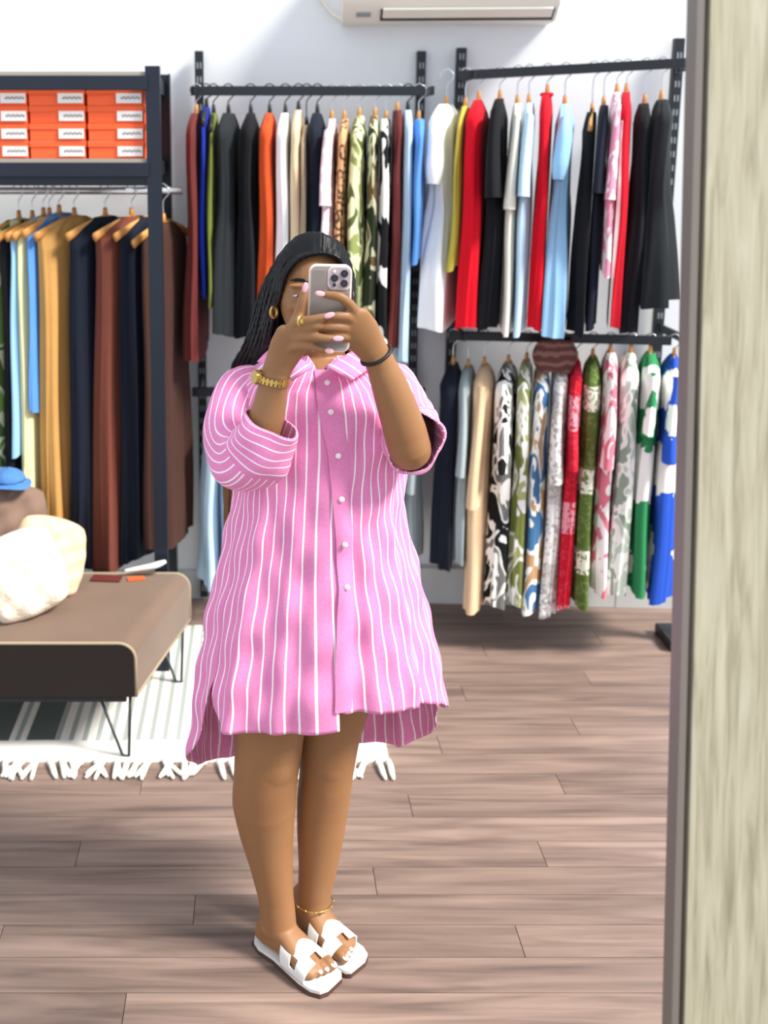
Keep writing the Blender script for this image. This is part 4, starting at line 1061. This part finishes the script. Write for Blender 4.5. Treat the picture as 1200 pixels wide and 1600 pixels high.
    for Q, toes, d, l in feet:
        def outline(z, g=0):
            pts = []
            for u, a, b in [(-.004, .008, -.008), (.006, .024, -.024), (.03, .034, -.034), (.08, .033, -.034), (.13, .040, -.042), (.18, .048, -.050), (.215, .050, -.050), (.238, .046, -.040), (.247, .036, -.020)]:
                pts.append((u, a, b))
            return [Q(u+g*(1 if u > .1 else -1), a+g, z) for u, a, b in pts]+[Q(u+g*(1 if u > .1 else -1), b-g, z) for u, a, b in reversed(pts)]
        sl = MB().rings([outline(-.0205), outline(-.009)]).build('sandal', bm, ob, smooth='auto'); sl['label'] = 'flat white slide sandal with cut-out strap'
        hl = MB().rings([[Q(u, v, z) for u, v in ((-.003, -.022), (-.004, .022), (.05, .034), (.05, -.034))] for z in (-.0208, -.009)]).build('heel_block', bm, sl, smooth=False)
        MB().rings([outline(-.009, -.001), outline(-.0005, -.001)]).build('insole', wm, sl, smooth='auto')
        nu, nv = 60, 36; v, f = [], []
        for j in range(nv+1):
            w_ = j/nv; u0 = .112+.080*w_
            for i in range(nu+1):
                s = -1+2*i/nu; a = s*PI/2*1.0
                hw = .042+.008*w_; ht = .066-.031*w_
                v.append(Q(u0+.012*(1-abs(s))*(w_*-1+.3)*0+(.018 if True else 0)*(1-s*s)*(w_-.6), math.sin(a)*hw+.003, max(-.002, math.cos(a)**.7*ht if abs(s) < .999 else -.002)))
        for j in range(nv):
            for i in range(nu):
                s = abs(-1+2*(i+.5)/nu); w_ = (j+.5)/nv
                keep = (.24 < w_ < .78) if s < .17 else (True if s < .52 else ((w_ < .40 or w_ > .60) if s < .86 else True))
                if keep: k = j*(nu+1)+i; f.append((k, k+1, k+nu+2, k+nu+1))
        st = MB().add(v, f).build('strap', wm, sl); m_ = st.modifiers.new('solid', 'SOLIDIFY'); m_.thickness = .003; m_.offset = 1
    # --- jewellery
    def ring_obj(name, c, ax, R_, r, m, parent, n=40, sq=1):
        ax = Vector(ax).normalized(); u = ax.orthogonal().normalized(); q = ax.cross(u)
        pts = [Vector(c)+(u*math.cos(a)+q*math.sin(a)*sq)*R_ for a in [2*PI*k/n for k in range(n+1)]]
        return MB().tube(pts, r, 8, cap=False).build(name, m, parent), pts, u, q
    wc = at(426, 591, 1.950); wax = at(429, 580, 1.948)-at(422, 615, 1.951)
    wb, pts, u, q = ring_obj('wristwatch', wc, wax, .0300, .004, M['gold'], ob); wb['label'] = 'gold link bracelet watch'
    lk = MB(); ax = wax.normalized()
    for k in range(26):
        a = 2*PI*k/26; nrm = u*math.cos(a)+q*math.sin(a); tg = ax.cross(nrm)
        MB().box(wc+nrm*.0315, (.006, .0062, .014), Matrix((nrm, tg, ax)).transposed()).build('link', M['gold'], wb, smooth=False, bevel=.0012)
    fc = (Vector((-.85, -.35, 0))-ax*Vector((-.85, -.35, 0)).dot(ax)).normalized(); tg = ax.cross(fc)
    MB().tube([wc+fc*.030, wc+fc*.039], .0135, 24).build('watch_case', M['gold'], wb, smooth='auto')
    ba = at(588, 555, 1.958); bax = at(580, 543, 1.953)-at(600, 580, 1.965)
    o, *_ = ring_obj('bracelet', ba, bax, .0300, .0038, mat('black_cord', srgb(22, 20, 20), .6), ob); o['label'] = 'black cord bracelet'
    rc = at(472, 503, 1.9035); rax = at(480, 501, 1.895)-at(465, 504, 1.910)
    o, *_ = ring_obj('finger_ring', rc, rax, .0112, .0028, M['gold'], ob, 28)
    MB().ball(rc+Vector((0, -.0125, .002)), (.005, .003, .006)).build('stone', M['gold'], o)
    ec = at(428, 488, 2.092); o, *_ = ring_obj('earring', ec, (.75, -.6, .1), .0105, .0032, M['gold'], ob, 28); o['label'] = 'chunky gold hoop earring'
    ac = at(491, 1408, 2.180); o, *_ = ring_obj('anklet', ac, (0, .12, 1), .0445, .0016, M['gold'], ob, 44); o['label'] = 'fine gold beaded anklet'
    for k in range(12):
        a = 2*PI*k/12; MB().ball(ac+Vector((math.cos(a)*.0447, math.sin(a)*.0447, -.12*math.sin(a)*.0447)), (.0032,)*3, 8, 6).build('bead', M['gold'], o)
person()

def phone():
    a = at(480.5, 413, 1.931); b = at(545.5, 549, 1.931)
    wd, ht = b.x-a.x, a.z-b.z; c = (a+b)/2
    root = empty('phone', (c.x, 1.931, c.z-ht/2)); tag(root, 'smartphone in a ribbed taupe case held in front of her face', 'phone')
    root.rotation_euler = (0, math.radians(1.0), 0)
    def rr(w_, h_, r, y, cx=0, cz=0):
        p = []
        for sx, sz, a0 in ((1, 1, 0), (-1, 1, PI/2), (-1, -1, PI), (1, -1, 3*PI/2)):
            for k in range(7):
                q = a0+PI/2*k/6; p.append(Vector((cx+sx*(w_/2-r)+r*math.cos(q), y, cz+sz*(h_/2-r)+r*math.sin(q))))
        return p
    cm = mat('case_taupe', srgb(150, 140, 134), .5); pm = mat('case_edge', srgb(232, 214, 206), .4); dk = mat('lens_black', srgb(16, 14, 20), .08); mod = mat('camera_plate', srgb(176, 160, 166), .35)
    cz = ht/2
    bd = MB().rings([rr(wd-.004, ht-.004, .013, -.0065, 0, cz), rr(wd, ht, .014, -.005, 0, cz), rr(wd, ht, .014, .005, 0, cz), rr(wd-.003, ht-.003, .013, .006, 0, cz)]).build('case', pm, root, smooth='auto')
    MB().rings([rr(wd-.006, ht-.006, .011, -.0072, 0, cz), rr(wd-.006, ht-.006, .011, -.0060, 0, cz)]).build('case_back', cm, root, smooth='auto')
    ribs = MB(); n = 22
    for k in range(n):
        x = -wd/2+.008+(wd-.016)*k/(n-1); top = ht-.010 if x < -.008 else ht-.052
        ribs.box((x, -.0074, (top+.010)/2), (.0014, .0012, top-.010))
    r_ = ribs.build('ribs', cm, bd, smooth=False); r_['kind'] = 'stuff'
    scr = MB().rings([rr(wd-.006, ht-.006, .011, .006, 0, cz), rr(wd-.006, ht-.006, .011, .0068, 0, cz)]).build('screen', dk, root, smooth='auto')
    cw = .040; ccx, ccz = wd/2-.003-cw/2, ht-.004-cw/2
    MB().rings([rr(cw+.003, cw+.003, .011, -.0090, ccx, ccz), rr(cw+.003, cw+.003, .011, -.006, ccx, ccz)]).build('camera_rim', pm, root, smooth='auto')
    cp = MB().rings([rr(cw-.001, cw-.001, .010, -.0098, ccx, ccz), rr(cw-.001, cw-.001, .010, -.007, ccx, ccz)]).build('camera_plate', mod, root, smooth='auto')
    for dx, dz, r in ((.0085, .0085, .0068), (-.0095, .0, .0068), (.0085, -.0095, .0068), (-.0095, -.0125, .0032)):
        p = Vector((ccx+dx, -.0098, ccz+dz))
        ln = MB().tube([p, p+Vector((0, -.0025, 0))], r, 20).build('lens', dk, cp, smooth='auto')
        if r > .005: MB().tube([p+Vector((0, -.0024, 0)), p+Vector((0, -.0032, 0))], r*.55, 16).build('lens_glass', mat('lens_glass', srgb(40, 34, 52), .05), ln, smooth='auto')
    p = Vector((ccx-.0095, -.0098, ccz+.0125)); MB().tube([p, p+Vector((0, -.001, 0))], .003, 14).build('flash', pm, cp, smooth='auto')
phone()
